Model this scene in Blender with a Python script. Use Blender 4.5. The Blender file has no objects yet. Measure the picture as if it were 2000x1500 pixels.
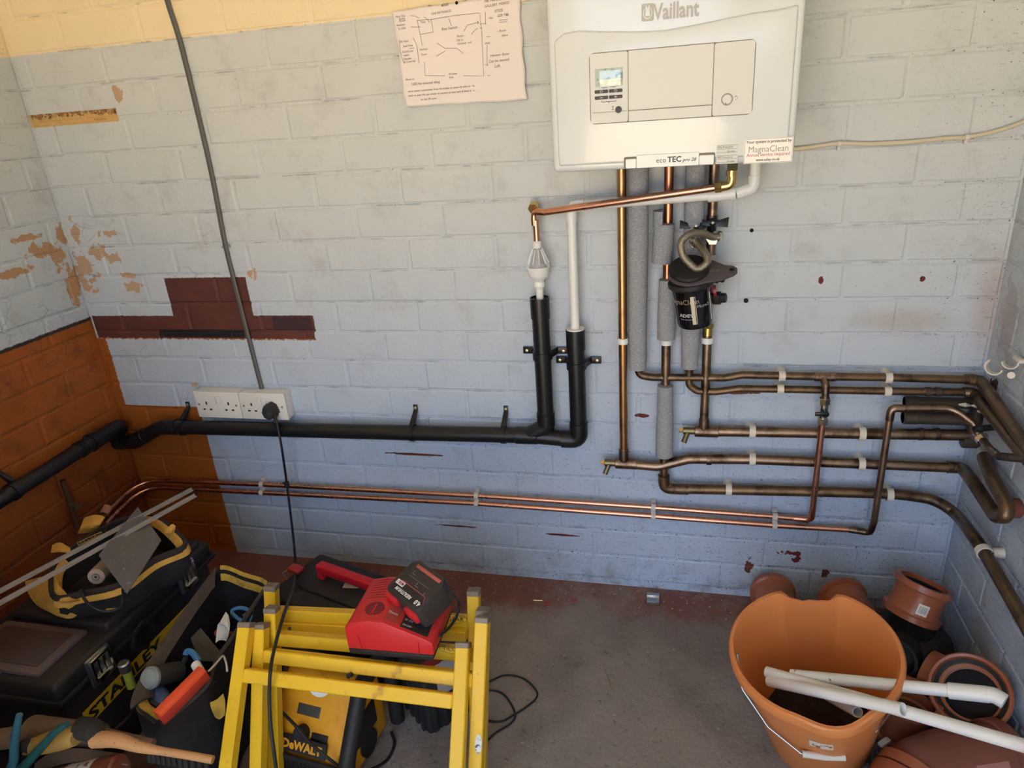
import bpy, bmesh, math, random
from mathutils import Matrix, Vector, Euler
random.seed(7)
S = bpy.context.scene
COL = S.collection
PI = math.pi
# ---------------------------------------------------------------- camera, light, exposure
CAM = Vector((0.0, -1.6444, 1.3062)); CE = Euler((1.18807, 0.06743, 0.22199), 'XYZ'); FP = 1345.24
cd = bpy.data.cameras.new('camera'); cam = bpy.data.objects.new('camera', cd); COL.objects.link(cam)
cam.location = CAM; cam.rotation_euler = CE
cd.sensor_width = 36; cd.lens = FP / 2000 * 36; cd.clip_start = 0.02
S.camera = cam
S.view_settings.view_transform = 'Standard'; S.view_settings.look = 'None'
S.view_settings.gamma = 1; S.view_settings.use_curve_mapping = False
S.view_settings.exposure = 0.0
w = bpy.data.worlds.new('sky'); S.world = w; w.use_nodes = True
bg = w.node_tree.nodes['Background']; bg.inputs['Color'].default_value = (0.60, 0.75, 1.0, 1); bg.inputs['Strength'].default_value = 4.4
sl = bpy.data.lights.new('sun', 'SUN'); so = bpy.data.objects.new('sun', sl); COL.objects.link(so)
sl.energy = 40; sl.angle = math.radians(0.6); sl.color = (1.0, 0.87, 0.68)
S.cycles.use_adaptive_sampling = True; S.cycles.adaptive_threshold = 0.04; S.cycles.max_bounces = 8; S.cycles.diffuse_bounces = 4; S.cycles.glossy_bounces = 3; S.cycles.transmission_bounces = 6
so.rotation_euler = Vector((0.75, 0.10, 0.80)).to_track_quat('Z', 'Y').to_euler()
pl = bpy.data.lights.new('door_portal', 'AREA'); po = bpy.data.objects.new('door_portal', pl); COL.objects.link(po)
pl.shape = 'RECTANGLE'; pl.size = 1.45; pl.size_y = 2.1; pl.energy = 1; pl.cycles.is_portal = True
po.location = (-0.275, -2.42, 1.05); po.rotation_euler = (PI / 2, 0, 0)   # faces +Y into the room
# ---------------------------------------------------------------- helpers
RC = CE.to_matrix()
def ray(x, y): return RC @ Vector(((x - 1000) / FP, -(y - 750) / FP, -1.0))
def PY(x, y, v): d = ray(x, y); return CAM + d * ((v - CAM.y) / d.y)
def PX(x, y, v): d = ray(x, y); return CAM + d * ((v - CAM.x) / d.x)
def PZ(x, y, v): d = ray(x, y); return CAM + d * ((v - CAM.z) / d.z)

def FR(o, x=(1, 0, 0), y=(0, 1, 0)):
    x = Vector(x).normalized(); z = x.cross(Vector(y)).normalized(); y = z.cross(x)
    m = Matrix.Identity(4)
    for i in range(3): m[i][0] = x[i]; m[i][1] = y[i]; m[i][2] = z[i]; m[i][3] = o[i]
    return m
def axis_frame(a, b):
    z = (Vector(b) - Vector(a)).normalized(); h = Vector((0, 0, 1)) if abs(z.z) < .9 else Vector((1, 0, 0))
    x = h.cross(z).normalized(); y = z.cross(x); m = Matrix.Identity(4)
    for i in range(3): m[i][0] = x[i]; m[i][1] = y[i]; m[i][2] = z[i]; m[i][3] = a[i]
    return m
def RZ(deg, o=(0, 0, 0)): return Matrix.Translation(o) @ Matrix.Rotation(math.radians(deg), 4, 'Z')
def fillet(pts, rad, n=5):
    pts = [Vector(p) for p in pts]
    if not rad: return pts
    out = [pts[0]]
    for i in range(1, len(pts) - 1):
        p = pts[i]; a = pts[i - 1] - p; b = pts[i + 1] - p
        r = rad[i] if isinstance(rad, (list, tuple)) else rad
        la, lb = a.length, b.length
        if la < 1e-6 or lb < 1e-6: continue
        a /= la; b /= lb; ang = a.angle(b, PI)
        if ang > PI - .02 or r <= 0: out.append(p); continue
        t = min(r / math.tan(ang / 2), la * .48, lb * .48)
        p0 = p + a * t; p1 = p + b * t
        for k in range(n + 1):
            u = k / n; out.append(p0 * (1 - u) ** 2 + p * 2 * u * (1 - u) + p1 * u * u)
    out.append(pts[-1]); return out
def spline(pts, n=8):
    P = [Vector(p) for p in pts]; Q = [P[0]] + P + [P[-1]]; out = []
    for i in range(1, len(Q) - 2):
        a, b, c, d = Q[i - 1:i + 3]
        for k in range(n):
            t = k / n
            out.append(.5 * ((2 * b) + (c - a) * t + (2 * a - 5 * b + 4 * c - d) * t * t + (-a + 3 * b - 3 * c + d) * t ** 3))
    out.append(P[-1]); return out

class MB:
    def __init__(s): s.v = []; s.f = []; s.uv = False
    def add(s, vs, fs, M=None):
        o = len(s.v)
        s.v += [(M @ Vector(v)) if M is not None else Vector(v) for v in vs]
        s.f += [tuple(i + o for i in f) for f in fs]; return s
    def bm(s, bm, M=None):
        bm.verts.index_update(); s.add([v.co.copy() for v in bm.verts], [[v.index for v in f.verts] for f in bm.faces], M); bm.free(); return s
    def box(s, lo, hi, M=None, bev=0, seg=2):
        bm = bmesh.new(); bmesh.ops.create_cube(bm, size=1)
        for v in bm.verts: v.co = Vector([lo[i] + (v.co[i] + .5) * (hi[i] - lo[i]) for i in range(3)])
        if bev: bmesh.ops.bevel(bm, geom=bm.edges[:], offset=bev, segments=seg, affect='EDGES', profile=.5)
        return s.bm(bm, M)
    def cbox(s, c, sz, M=None, bev=0, seg=2):
        return s.box([c[i] - sz[i] / 2 for i in range(3)], [c[i] + sz[i] / 2 for i in range(3)], M, bev, seg)
    def prism(s, poly, h0, h1, M=None, bev=0, seg=2):
        bm = bmesh.new(); a = [bm.verts.new((p[0], p[1], h0)) for p in poly]; b = [bm.verts.new((p[0], p[1], h1)) for p in poly]
        n = len(poly); bm.faces.new(a[::-1]); bm.faces.new(b)
        for i in range(n): bm.faces.new((a[i], a[(i + 1) % n], b[(i + 1) % n], b[i]))
        bmesh.ops.recalc_face_normals(bm, faces=bm.faces[:])
        if bev: bmesh.ops.bevel(bm, geom=[e for e in bm.edges if e.calc_face_angle(0) > .3], offset=bev, segments=seg, affect='EDGES', profile=.5)
        return s.bm(bm, M)
    def lathe(s, prof, M=None, seg=20, closed=False, a0=0, a1=2 * PI):
        full = abs(a1 - a0 - 2 * PI) < 1e-6; n = seg if full else seg + 1; vs = []; fs = []
        for r, h in prof:
            for k in range(n):
                t = a0 + (a1 - a0) * k / seg; vs.append((r * math.cos(t), r * math.sin(t), h))
        m = len(prof)
        for i in range(m if closed else m - 1):
            for k in range(seg):
                k2 = (k + 1) % n; i2 = (i + 1) % m
                fs.append((i * n + k, i * n + k2, i2 * n + k2, i2 * n + k))
        if full and not closed:
            if prof[0][0] > 1e-6: fs.append(tuple(range(n))[::-1])
            if prof[-1][0] > 1e-6: fs.append(tuple((m - 1) * n + k for k in range(n)))
        if closed and not full: fs.append(tuple(i * n for i in range(m))); fs.append(tuple(i * n + n - 1 for i in range(m))[::-1])
        return s.add(vs, fs, M)
    def cyl(s, a, b, r, r2=None, seg=16, bev=0):
        L = (Vector(b) - Vector(a)).length; r2 = r if r2 is None else r2
        pr = [(r, 0), (r2, L)] if not bev else [(r - bev, 0), (r, bev), (r2, L - bev), (r2 - bev, L)]
        return s.lathe(pr, axis_frame(a, b), seg)
    def ring(s, a, b, ro, ri, seg=20):
        L = (Vector(b) - Vector(a)).length
        return s.lathe([(ro, 0), (ro, L), (ri, L), (ri, 0)], axis_frame(a, b), seg, closed=True)
    def tube(s, pts, r, seg=12, rad=0, caps=True, flat=1.0, up=None):
        P = fillet(pts, rad) if rad else [Vector(p) for p in pts]
        Q = [P[0]]
        for q in P[1:]:
            if (q - Q[-1]).length > 1e-5: Q.append(q)
        P = Q; n = len(P); T = []
        for i in range(n):
            a = P[max(i - 1, 0)]; b = P[min(i + 1, n - 1)]; T.append((b - a).normalized())
        nrm = Vector(up) if up else Vector((0, 0, 1))
        if abs(T[0].dot(nrm)) > .95: nrm = Vector((1, 0, 0))
        nrm = (nrm - T[0] * nrm.dot(T[0])).normalized(); vs = []; fs = []
        for i in range(n):
            nrm = (nrm - T[i] * nrm.dot(T[i])).normalized(); bi = T[i].cross(nrm)
            rr = r[i] if isinstance(r, (list, tuple)) and len(r) == n else (r(i / (n - 1)) if callable(r) else r)
            for k in range(seg):
                t = 2 * PI * k / seg; vs.append(P[i] + nrm * (rr * flat * math.cos(t)) + bi * (rr * math.sin(t)))
        for i in range(n - 1):
            for k in range(seg):
                k2 = (k + 1) % seg; fs.append((i * seg + k, i * seg + k2, (i + 1) * seg + k2, (i + 1) * seg + k))
        if caps: fs.append(tuple(range(seg))[::-1]); fs.append(tuple((n - 1) * seg + k for k in range(seg)))
        return s.add(vs, fs)
    def build(s, name, m, parent=None, flat=False, ang=32):
        lo = [min(v[i] for v in s.v) for i in range(3)]; hi = [max(v[i] for v in s.v) for i in range(3)]
        c = Vector([(lo[i] + hi[i]) / 2 for i in range(3)])
        me = bpy.data.meshes.new(name); me.from_pydata([tuple(v - c) for v in s.v], [], s.f)
        me.materials.append(m)
        if not flat:
            me.shade_smooth(); me.set_sharp_from_angle(angle=math.radians(ang))
        o = bpy.data.objects.new(name, me); COL.objects.link(o)
        if parent is not None:
            o.parent = parent; o.location = c - WO[parent.name]
        else: o.location = c
        WO[o.name] = c
        return o
WO = {}
def tag(o, label=None, cat=None, group=None, kind=None):
    if label: o['label'] = label
    if cat: o['category'] = cat
    if group: o['group'] = group
    if kind: o['kind'] = kind
    return o
def thing(name, loc, label, cat, group=None):
    o = bpy.data.objects.new(name, None); COL.objects.link(o); o.location = loc; o.empty_display_size = .02
    WO[o.name] = Vector(loc); return tag(o, label, cat, group)
def lab(o, label): o['label'] = label; return o
def textmesh(txt, size, M, m, parent, name='lettering', ext=.0004, align='LEFT', sx=1.0, shear=0.0, bold=0.0, wrap=None):
    cu = bpy.data.curves.new('t', 'FONT'); cu.body = txt; cu.size = size; cu.extrude = ext; cu.align_x = align; cu.shear = shear; cu.offset = bold
    cu.resolution_u = 2
    o = bpy.data.objects.new('t', cu); COL.objects.link(o)
    dg = bpy.context.evaluated_depsgraph_get(); me = bpy.data.meshes.new_from_object(o.evaluated_get(dg))
    vs = [Vector((v.co.x * sx, v.co.y, v.co.z)) for v in me.vertices]; fs = [tuple(p.vertices) for p in me.polygons]
    bpy.data.objects.remove(o); bpy.data.meshes.remove(me)
    if wrap: vs = [wrap(v) for v in vs]
    b = MB(); b.add(vs, fs, M)
    return b.build(name, m, parent, flat=True)
# ---------------------------------------------------------------- materials
class NT:
    def __init__(s, m): s.t = m.node_tree; s.n = s.t.nodes; s.l = s.t.links
    def val(s, inp, v):
        if hasattr(v, 'is_linked') or isinstance(v, bpy.types.NodeSocket): s.l.new(v, inp)
        else:
            if isinstance(v, tuple) and len(v) == 3 and inp.type == 'RGBA': v = (*v, 1)
            inp.default_value = v
    def m(s, op, a, b=None, c=None):
        n = s.n.new('ShaderNodeMath'); n.operation = op; s.val(n.inputs[0], a)
        if b is not None: s.val(n.inputs[1], b)
        if c is not None: s.val(n.inputs[2], c)
        return n.outputs[0]
    def noise(s, vec, scale, detail=3, rough=.55, dist=0):
        n = s.n.new('ShaderNodeTexNoise'); s.l.new(vec, n.inputs['Vector']); n.inputs['Scale'].default_value = scale
        n.inputs['Detail'].default_value = detail; n.inputs['Roughness'].default_value = rough; n.inputs['Distortion'].default_value = dist
        return n.outputs['Fac']
    def voro(s, vec, scale, feat='F1'):
        n = s.n.new('ShaderNodeTexVoronoi'); n.feature = feat; s.l.new(vec, n.inputs['Vector']); n.inputs['Scale'].default_value = scale
        return n.outputs['Distance']
    def ss(s, x, a, b):
        n = s.n.new('ShaderNodeMapRange'); n.interpolation_type = 'SMOOTHSTEP'; s.val(n.inputs['Value'], x)
        n.inputs['From Min'].default_value = a; n.inputs['From Max'].default_value = b
        return n.outputs['Result']
    def mix(s, f, a, b):
        n = s.n.new('ShaderNodeMix'); n.data_type = 'RGBA'; s.val(n.inputs['Factor'], f)
        s.val(n.inputs[6], a if not isinstance(a, tuple) else (*a[:3], 1)); s.val(n.inputs[7], b if not isinstance(b, tuple) else (*b[:3], 1))
        return n.outputs[2]
    def bump(s, h, dist, strength=1.0):
        n = s.n.new('ShaderNodeBump'); s.val(n.inputs['Height'], h); n.inputs['Distance'].default_value = dist; n.inputs['Strength'].default_value = strength
        return n.outputs['Normal']
def newmat(name):
    m = bpy.data.materials.new(name); m.use_nodes = True; t = NT(m); b = m.node_tree.nodes['Principled BSDF']; return m, t, b
def srgb(r, g, b):
    f = lambda c: (c / 255 / 12.92) if c / 255 <= .04045 else ((c / 255 + .055) / 1.055) ** 2.4
    return (f(r), f(g), f(b))
def mat(name, col, rough=.5, metal=0, bump=0, bs=300, var=0, vs=20, col2=None, th=(.5, .6), s2=30, spec=.5, coat=0, trans=0, ior=1.45, alpha=1, speck=None, sps=400, spt=.68):
    m, t, b = newmat(name)
    oc = t.n.new('ShaderNodeTexCoord').outputs['Object']
    c = (*col, 1)
    if var:
        nz = t.noise(oc, vs, 4); c = t.mix(nz, tuple(x * (1 - var) for x in col), tuple(min(1, x * (1 + var)) for x in col))
    if col2: c = t.mix(t.ss(t.noise(oc, s2, 5, .6), *th), c if not isinstance(c, tuple) else col, col2)
    if speck: c = t.mix(t.ss(t.noise(oc, sps, 2), spt, spt + .04), c if not isinstance(c, tuple) else col, speck)
    t.val(b.inputs['Base Color'], c)
    b.inputs['Metallic'].default_value = metal; b.inputs['Specular IOR Level'].default_value = spec
    b.inputs['Coat Weight'].default_value = coat; b.inputs['Transmission Weight'].default_value = trans; b.inputs['IOR'].default_value = ior
    b.inputs['Alpha'].default_value = alpha
    t.val(b.inputs['Roughness'], rough if not var else t.m('ADD', t.m('MULTIPLY', t.noise(oc, vs * 1.7, 3), rough * .4), rough * .8))
    if bump: t.val(b.inputs['Normal'], t.bump(t.noise(oc, bs, 3), bump))
    return m
# ---------------------------------------------------------------- painted masonry
XL, XR, ZT = -1.6948, 0.6808, 2.30
B, P = 0.23, 0.0829
Z0 = 0.7683
CREAM = srgb(242, 222, 180); PALE = srgb(196, 204, 208); BROWN = srgb(98, 56, 48); DKBROWN = srgb(62, 44, 46); ORANGE = srgb(158, 88, 30); TAN = srgb(205, 165, 120)
def wallmat(name, side):
    m, t, b = newmat(name)
    geo = t.n.new('ShaderNodeNewGeometry').outputs['Position']
    sep = t.n.new('ShaderNodeSeparateXYZ'); t.l.new(geo, sep.inputs[0])
    u = sep.outputs[0] if side == 'back' else sep.outputs[1]; z = sep.outputs[2]
    wob = t.m('MULTIPLY', t.m('SUBTRACT', t.noise(geo, 28, 5, .65), .5), .03)
    fine = t.m('MULTIPLY', t.m('SUBTRACT', t.noise(geo, 120, 4, .6), .5), .016)
    rag = t.m('SUBTRACT', t.noise(geo, 40, 4, .62), .52)
    def rect(u0, u1, z0, z1, amp=1.0, soft=.0015):
        d = t.m('MINIMUM', t.m('MINIMUM', t.m('SUBTRACT', u, u0), t.m('SUBTRACT', u1, u)), t.m('MINIMUM', t.m('SUBTRACT', z, z0), t.m('SUBTRACT', z1, z)))
        if amp: d = t.m('ADD', d, t.m('MULTIPLY', fine, amp))
        return t.ss(d, -soft, soft)
    def blob(cu, cz, ru, rz, amp=1.3):
        a = t.m('DIVIDE', t.m('SUBTRACT', u, cu), ru); c = t.m('DIVIDE', t.m('SUBTRACT', z, cz), rz)
        d = t.m('SUBTRACT', 1.0, t.m('SQRT', t.m('ADD', t.m('MULTIPLY', a, a), t.m('MULTIPLY', c, c))))
        d = t.m('ADD', d, t.m('MULTIPLY', rag, 3.2 * amp)); return t.ss(d, -.02, .02)
    mx = lambda L: (L[0] if len(L) == 1 else t.m('MAXIMUM', L[0], mx(L[1:])))
    # painted base with slight roller mottling, blue skylight low down put into the colour
    base = t.mix(t.noise(geo, 6, 4), srgb(199, 203, 200), srgb(213, 215, 210))
    low = t.m('SUBTRACT', 1.0, t.ss(z, .20, 1.40))
    base = t.mix(t.m('MULTIPLY', low, .85), base, srgb(168, 186, 212))
    dirt = t.m('MULTIPLY', t.ss(t.noise(geo, 9, 4, .7), .5, .78), .35)
    base = t.mix(dirt, base, srgb(150, 146, 138))
    if side == 'back':
        base = t.mix(t.m('MULTIPLY', t.m('SUBTRACT', 1.0, t.ss(t.m('SQRT', t.m('ADD', t.m('POWER', t.m('DIVIDE', t.m('SUBTRACT', u, .50), .14), 2.0), t.m('POWER', t.m('DIVIDE', t.m('SUBTRACT', z, .80), .04), 2.0))), .2, 1.0)), .4), base, srgb(170, 150, 120))
        base = t.mix(t.m('MULTIPLY', t.m('SUBTRACT', 1.0, t.ss(t.m('SQRT', t.m('ADD', t.m('POWER', t.m('DIVIDE', t.m('SUBTRACT', u, .675), .06), 2.0), t.m('POWER', t.m('DIVIDE', t.m('SUBTRACT', z, .84), .16), 2.0))), .2, 1.0)), .45), base, srgb(168, 134, 112))
        base = t.mix(rect(-3, .04, 1.514, 3, .35), base, CREAM)
        base = t.mix(mx([rect(XL - .1, -1.399, -1, .527, .5), rect(XL - .1, -1.663, .4, .745, 1.0), rect(-1.69, -.97, .744, .751, 1.4)]), base, ORANGE)
        brown = mx([rect(-1.406, -1.146, .80, .925, .35), rect(-1.69, -.964, .768, .815, .35), rect(-1.69, -.97, .747, .775, .6)])
        bc = t.mix(t.noise(geo, 14, 4), srgb(112, 62, 50), srgb(72, 44, 44))
        bc = t.mix(t.m('MULTIPLY', rect(-1.09, -.975, .772, .812, .1, .004), .8), bc, srgb(52, 42, 48))
        bc = t.mix(rect(-1.47, -1.19, .750, .772, .3), bc, srgb(34, 32, 34))
        bc = t.mix(rect(-1.40, -1.385, .80, .925, .2), bc, bc)
        base = t.mix(brown, base, bc)
        peel = mx([blob(-1.665, .955, .035, .045), blob(-1.60, 1.0, .03, .022), blob(-1.56, .985, .028, .013), blob(-1.545, 1.055, .032, .011), blob(-1.51, .905, .03, .016), blob(-1.67, .90, .02, .02), blob(-1.66, 1.06, .014, .035), blob(-1.13, .935, .012, .012), blob(-1.40, 1.405, .014, .02), blob(-1.40, .60, .012, .005), blob(-1.52, .935, .022, .010), blob(-1.115, .93, .008, .02)])
        base = t.mix(peel, base, srgb(190, 158, 126))
        strip = rect(-1.70, -1.418, 1.34, 1.372, .25)
        sc = t.mix(t.ss(t.m('ADD', t.noise(geo, 60, 5, .65), t.m('MULTIPLY', t.m('SUBTRACT', z, 1.356), 14.0)), .55, .72), srgb(212, 172, 108), srgb(150, 106, 62))
        sc = t.mix(t.m('MULTIPLY', t.ss(t.noise(geo, 150, 4), .55, .62), t.ss(z, 1.352, 1.366)), sc, srgb(50, 36, 28))
        base = t.mix(strip, base, sc)
        rust = mx([blob(.318, .155, .03, .008), blob(.21, .10, .012, .02), blob(.33, .135, .012, .01), blob(.40, .10, .01, .012), blob(-.08, .545, .02, .006, .5), blob(-.30, .16, .05, .004, .4), blob(-.62, .165, .06, .003, .4), blob(.15, .615, .06, .004, .6), blob(-.72, .40, .09, .004, .3)])
        base = t.mix(rust, base, srgb(104, 48, 38))
        screwstain = mx([blob(PY(1603, 548, 0).x, PY(1603, 548, 0).z, .006, .008, .8), blob(PY(1802, 545, 0).x, PY(1802, 545, 0).z, .006, .008, .8)])
        base = t.mix(screwstain, base, srgb(110, 40, 40))
    elif side == 'left':
        base = t.mix(t.ss(t.m('ADD', t.m('SUBTRACT', z, 1.512), fine), -.002, .002), base, CREAM)
        og = t.mix(t.noise(geo, 5, 5, .6), srgb(146, 74, 26), srgb(176, 100, 40))
        og = t.mix(t.m('MULTIPLY', t.ss(t.noise(geo, 12, 5), .5, .7), .5), og, srgb(104, 60, 30))
        edge = t.m('ADD', t.m('SUBTRACT', .803, z), t.m('MULTIPLY', fine, .5))
        base = t.mix(t.ss(edge, -.012, -.008), base, srgb(60, 50, 46)); base = t.mix(t.ss(edge, -.0015, .0015), base, og)
        base = t.mix(t.m('MULTIPLY', t.m('SUBTRACT', 1.0, t.ss(z, .25, .46)), .55), base, srgb(84, 34, 26))  # shade at the foot of the left wall put into its colour
        peel = mx([blob(-.09, 1.03, .05, .018), blob(-.045, 1.0, .02, .035), blob(-.02, .93, .02, .05), blob(-.13, 1.07, .05, .008), blob(-.03, .865, .012, .02), blob(-.015, 1.06, .014, .03), blob(-.2, .99, .05, .01), blob(-.03, .90, .03, .02)])
        base = t.mix(peel, base, srgb(186, 146, 108))
    else:
        base = t.mix(t.m('MULTIPLY', t.ss(t.noise(geo, 7, 6, .65), .42, .7), .45), base, srgb(146, 148, 142))
        base = t.mix(t.m('MULTIPLY', mx([blob(-.06, .82, .04, .08, .8), blob(-.11, .72, .03, .04)]), .28), base, srgb(150, 96, 76))
        base = t.mix(blob(-.06, .66, .022, .026, .7), base, srgb(74, 50, 44))
    # hairline cracks along the joints, pits and grime specks, thicker near the floor and right hand corner
    row = t.m('DIVIDE', t.m('SUBTRACT', z, Z0), P); fr = t.m('ABSOLUTE', t.m('SUBTRACT', row, t.m('ROUND', row)))
    near = t.m('SUBTRACT', 1.0, t.ss(t.m('ADD', fr, t.m('MULTIPLY', wob, 3.0)), .008, .035))
    crack = t.m('MULTIPLY', near, t.ss(t.noise(geo, 13, 4), .5, .62))
    grime = t.m('SUBTRACT', 1.0, t.ss(z, .15, .95))
    if side == 'right': grime = t.m('MAXIMUM', grime, .6)
    if side == 'back': grime = t.m('MAXIMUM', t.m('MULTIPLY', grime, t.ss(u, -1.5, -.2)), t.m('MULTIPLY', t.ss(u, .35, .7), .8))
    if side == 'left': grime = t.m('MAXIMUM', grime, .35)
    thr = t.m('SUBTRACT', .715, t.m('MULTIPLY', grime, .075))
    sp = t.m('SUBTRACT', t.noise(geo, 210, 3, .6), t.m('SUBTRACT', thr, t.m('MULTIPLY', near, .06)))
    sp = t.ss(sp, 0, .035)
    big = t.m('MULTIPLY', t.ss(t.noise(geo, 60, 5, .75), .655, .675), t.m('ADD', .12, t.m('MULTIPLY', grime, .75)))
    scr = t.n.new('ShaderNodeMapping'); t.l.new(geo, scr.inputs[0]); scr.inputs['Scale'].default_value = (1, 1, 6)
    lines = t.m('MULTIPLY', t.ss(t.noise(scr.outputs[0], 34, 4, .7), .60, .66), t.m('MULTIPLY', grime, .6))
    vor = t.voro(geo, 22, 'DISTANCE_TO_EDGE')
    craz = t.m('MULTIPLY', t.m('SUBTRACT', 1.0, t.ss(vor, .0, .035)), t.m('MULTIPLY', t.ss(t.noise(geo, 5, 3), .52, .66), t.m('SUBTRACT', 1.0, t.ss(z, 1.08, 1.2))))
    if side == 'back': craz = t.m('MULTIPLY', craz, t.m('MAXIMUM', t.m('SUBTRACT', 1.0, t.ss(u, -1.3, -1.0)), .15))
    dark = t.m('MAXIMUM', t.m('MAXIMUM', t.m('MULTIPLY', crack, .42), sp), t.m('MAXIMUM', t.m('MULTIPLY', big, .5), t.m('MAXIMUM', lines, t.m('MULTIPLY', craz, .5))))
    smear = t.m('MULTIPLY', t.m('MULTIPLY', t.ss(t.noise(geo, 16, 4, .7), .46, .66), grime), t.m('SUBTRACT', 1.0, t.ss(z, .0, .16)))
    base = t.mix(t.m('MULTIPLY', smear, .5), base, srgb(120, 112, 96))
    base = t.mix(t.m('MULTIPLY', dark, .85), base, srgb(56, 54, 52))
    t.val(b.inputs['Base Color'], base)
    b.inputs['Roughness'].default_value = .62; b.inputs['Specular IOR Level'].default_value = .3
    h = t.m('ADD', t.noise(geo, 26, 4, .62), t.m('MULTIPLY', t.noise(geo, 170, 1), .22))
    t.val(b.inputs['Normal'], t.bump(h, .0030, .8))
    return m
WB, WL, WR = wallmat('painted_back_wall', 'back'), wallmat('painted_left_wall', 'left'), wallmat('painted_right_wall', 'right')
# brick shapes: a chamfered, slightly uneven face; local x along the course, y out of the wall (negative = towards the room)
def brick_mesh(i, L, H, m):
    rnd = random.Random(i); v = []; f = []
    xs = [-L / 2, -L / 2 + .006, -L / 6, L / 6, L / 2 - .006, L / 2]; zs = [-H / 2, -H / 2 + .005, 0, H / 2 - .005, H / 2]
    for a, z in enumerate(zs):
        for c, x in enumerate(xs):
            rim = a in (0, 4) or c in (0, 5)
            v.append((x + (0 if rim else rnd.uniform(-.0012, .0012)), .0022 if rim else -.0009 + rnd.uniform(-.0003, .0003), z + (0 if rim else rnd.uniform(-.0012, .0012))))
    for a in range(4):
        for c in range(5):
            f.append((a * 6 + c, a * 6 + c + 1, a * 6 + c + 7, a * 6 + c + 6))
    me = bpy.data.meshes.new('brick'); me.from_pydata(v, [], f); me.materials.append(m); me.shade_smooth(); me.set_sharp_from_angle(angle=math.radians(12)); return me
def backing(name, lo, hi, m):
    o = MB().box(lo, hi).build(name, m, None, flat=True); o['kind'] = 'structure'; return o
wall_back = backing('wall_back', (XL - .2, .0015, -.05), (XR + .2, .2, ZT), WB)
wall_left = backing('wall_left', (XL - .2, -2.6, -.05), (XL - .0015, .0015, ZT), WL)
wall_right = backing('wall_right', (XR + .0015, -2.6, -.05), (XR + .2, .0015, ZT), WR)
PH = {-11: .19, -10: .09, -9: .19, -8: .09, -7: .212, -6: .115, -5: .025, -4: .125, -3: .025, -2: .137, -1: .026, 0: .155, 1: .03, 2: .142, 3: .02, 4: .135, 5: .03, 6: .15, 7: .02, 8: .14, 9: .03}
def lay(parent, m, u0, u1, place, rows, off=0):
    cache = {}; rnd = random.Random(3)
    for k in rows:
        zc = Z0 - (k + .5) * P
        zlo, zhi = zc - P / 2, zc + P / 2
        if zlo < -.02: continue
        ph = (PH.get(k, .08) + off) % B
        n0 = math.floor((u0 - ph) / B); x = ph + n0 * B
        while x < u1 - .01:
            a, c = max(x, u0), min(x + B, u1); x += B
            if c - a < .03: continue
            L = c - a - .0035; key = (round(L, 3), rnd.randint(0, 4) if L > .2 else 0)
            if key not in cache: cache[key] = brick_mesh(len(cache) + 11, L, P - .0035, m)
            o = bpy.data.objects.new('brick', cache[key]); COL.objects.link(o); o.parent = parent
            o.matrix_local = Matrix.Translation(-WO[parent.name]) @ place((a + c) / 2, zc) @ Matrix.Rotation(rnd.uniform(-.004, .004), 4, 'Z') @ Matrix.Translation((0, rnd.uniform(-.0006, .0008), 0))
lay(wall_back, WB, XL, XR, lambda u, z: Matrix.Translation((u, 0, z)), range(-11, 10))
lay(wall_left, WL, -1.05, 0, lambda u, z: Matrix.Translation((XL, u, z)) @ Matrix.Rotation(-PI / 2, 4, 'Z') @ Matrix.Rotation(PI, 4, 'Z'), range(-11, 10), .05)
lay(wall_right, WR, -.75, 0, lambda u, z: Matrix.Translation((XR, u, z)) @ Matrix.Rotation(-PI / 2, 4, 'Z'), range(-9, 10), .1)
# front wall with the open doorway the daylight comes through, ceiling, floor, ground outside
plain = mat('plain_plaster', srgb(206, 200, 186), .8, bump=.001, bs=60)
DX0, DX1, DZ = -1.0, 0.45, 2.1
fw = MB().box((XL - .2, -2.6, -.05), (DX0, -2.45, ZT)).box((DX1, -2.6, -.05), (XR + .2, -2.45, ZT)).box((DX0, -2.6, DZ), (DX1, -2.45, ZT)).build('wall_front', plain, None, flat=True); fw['kind'] = 'structure'
c_ = MB().box((XL - .2, -2.6, ZT), (XR + .2, .2, ZT + .1)).build('ceiling', mat('ceiling_paint', srgb(226, 212, 180), .8), None, flat=True); c_['kind'] = 'structure'
cab = MB().box((XL + .02, -2.42, 0), (-1.02, -1.30, .92), bev=.004).box((XL + .03, -2.40, .94), (-1.03, -1.32, .945)).build('added_shade_cabinet', mat('grey_shade_cabinet', srgb(120, 116, 110), .6), None); tag(cab, 'added low grey cabinet, unseen behind the camera, shading the lower left corner', 'cabinet')  # unseen cabinet added to keep daylight off the lower left corner
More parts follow.
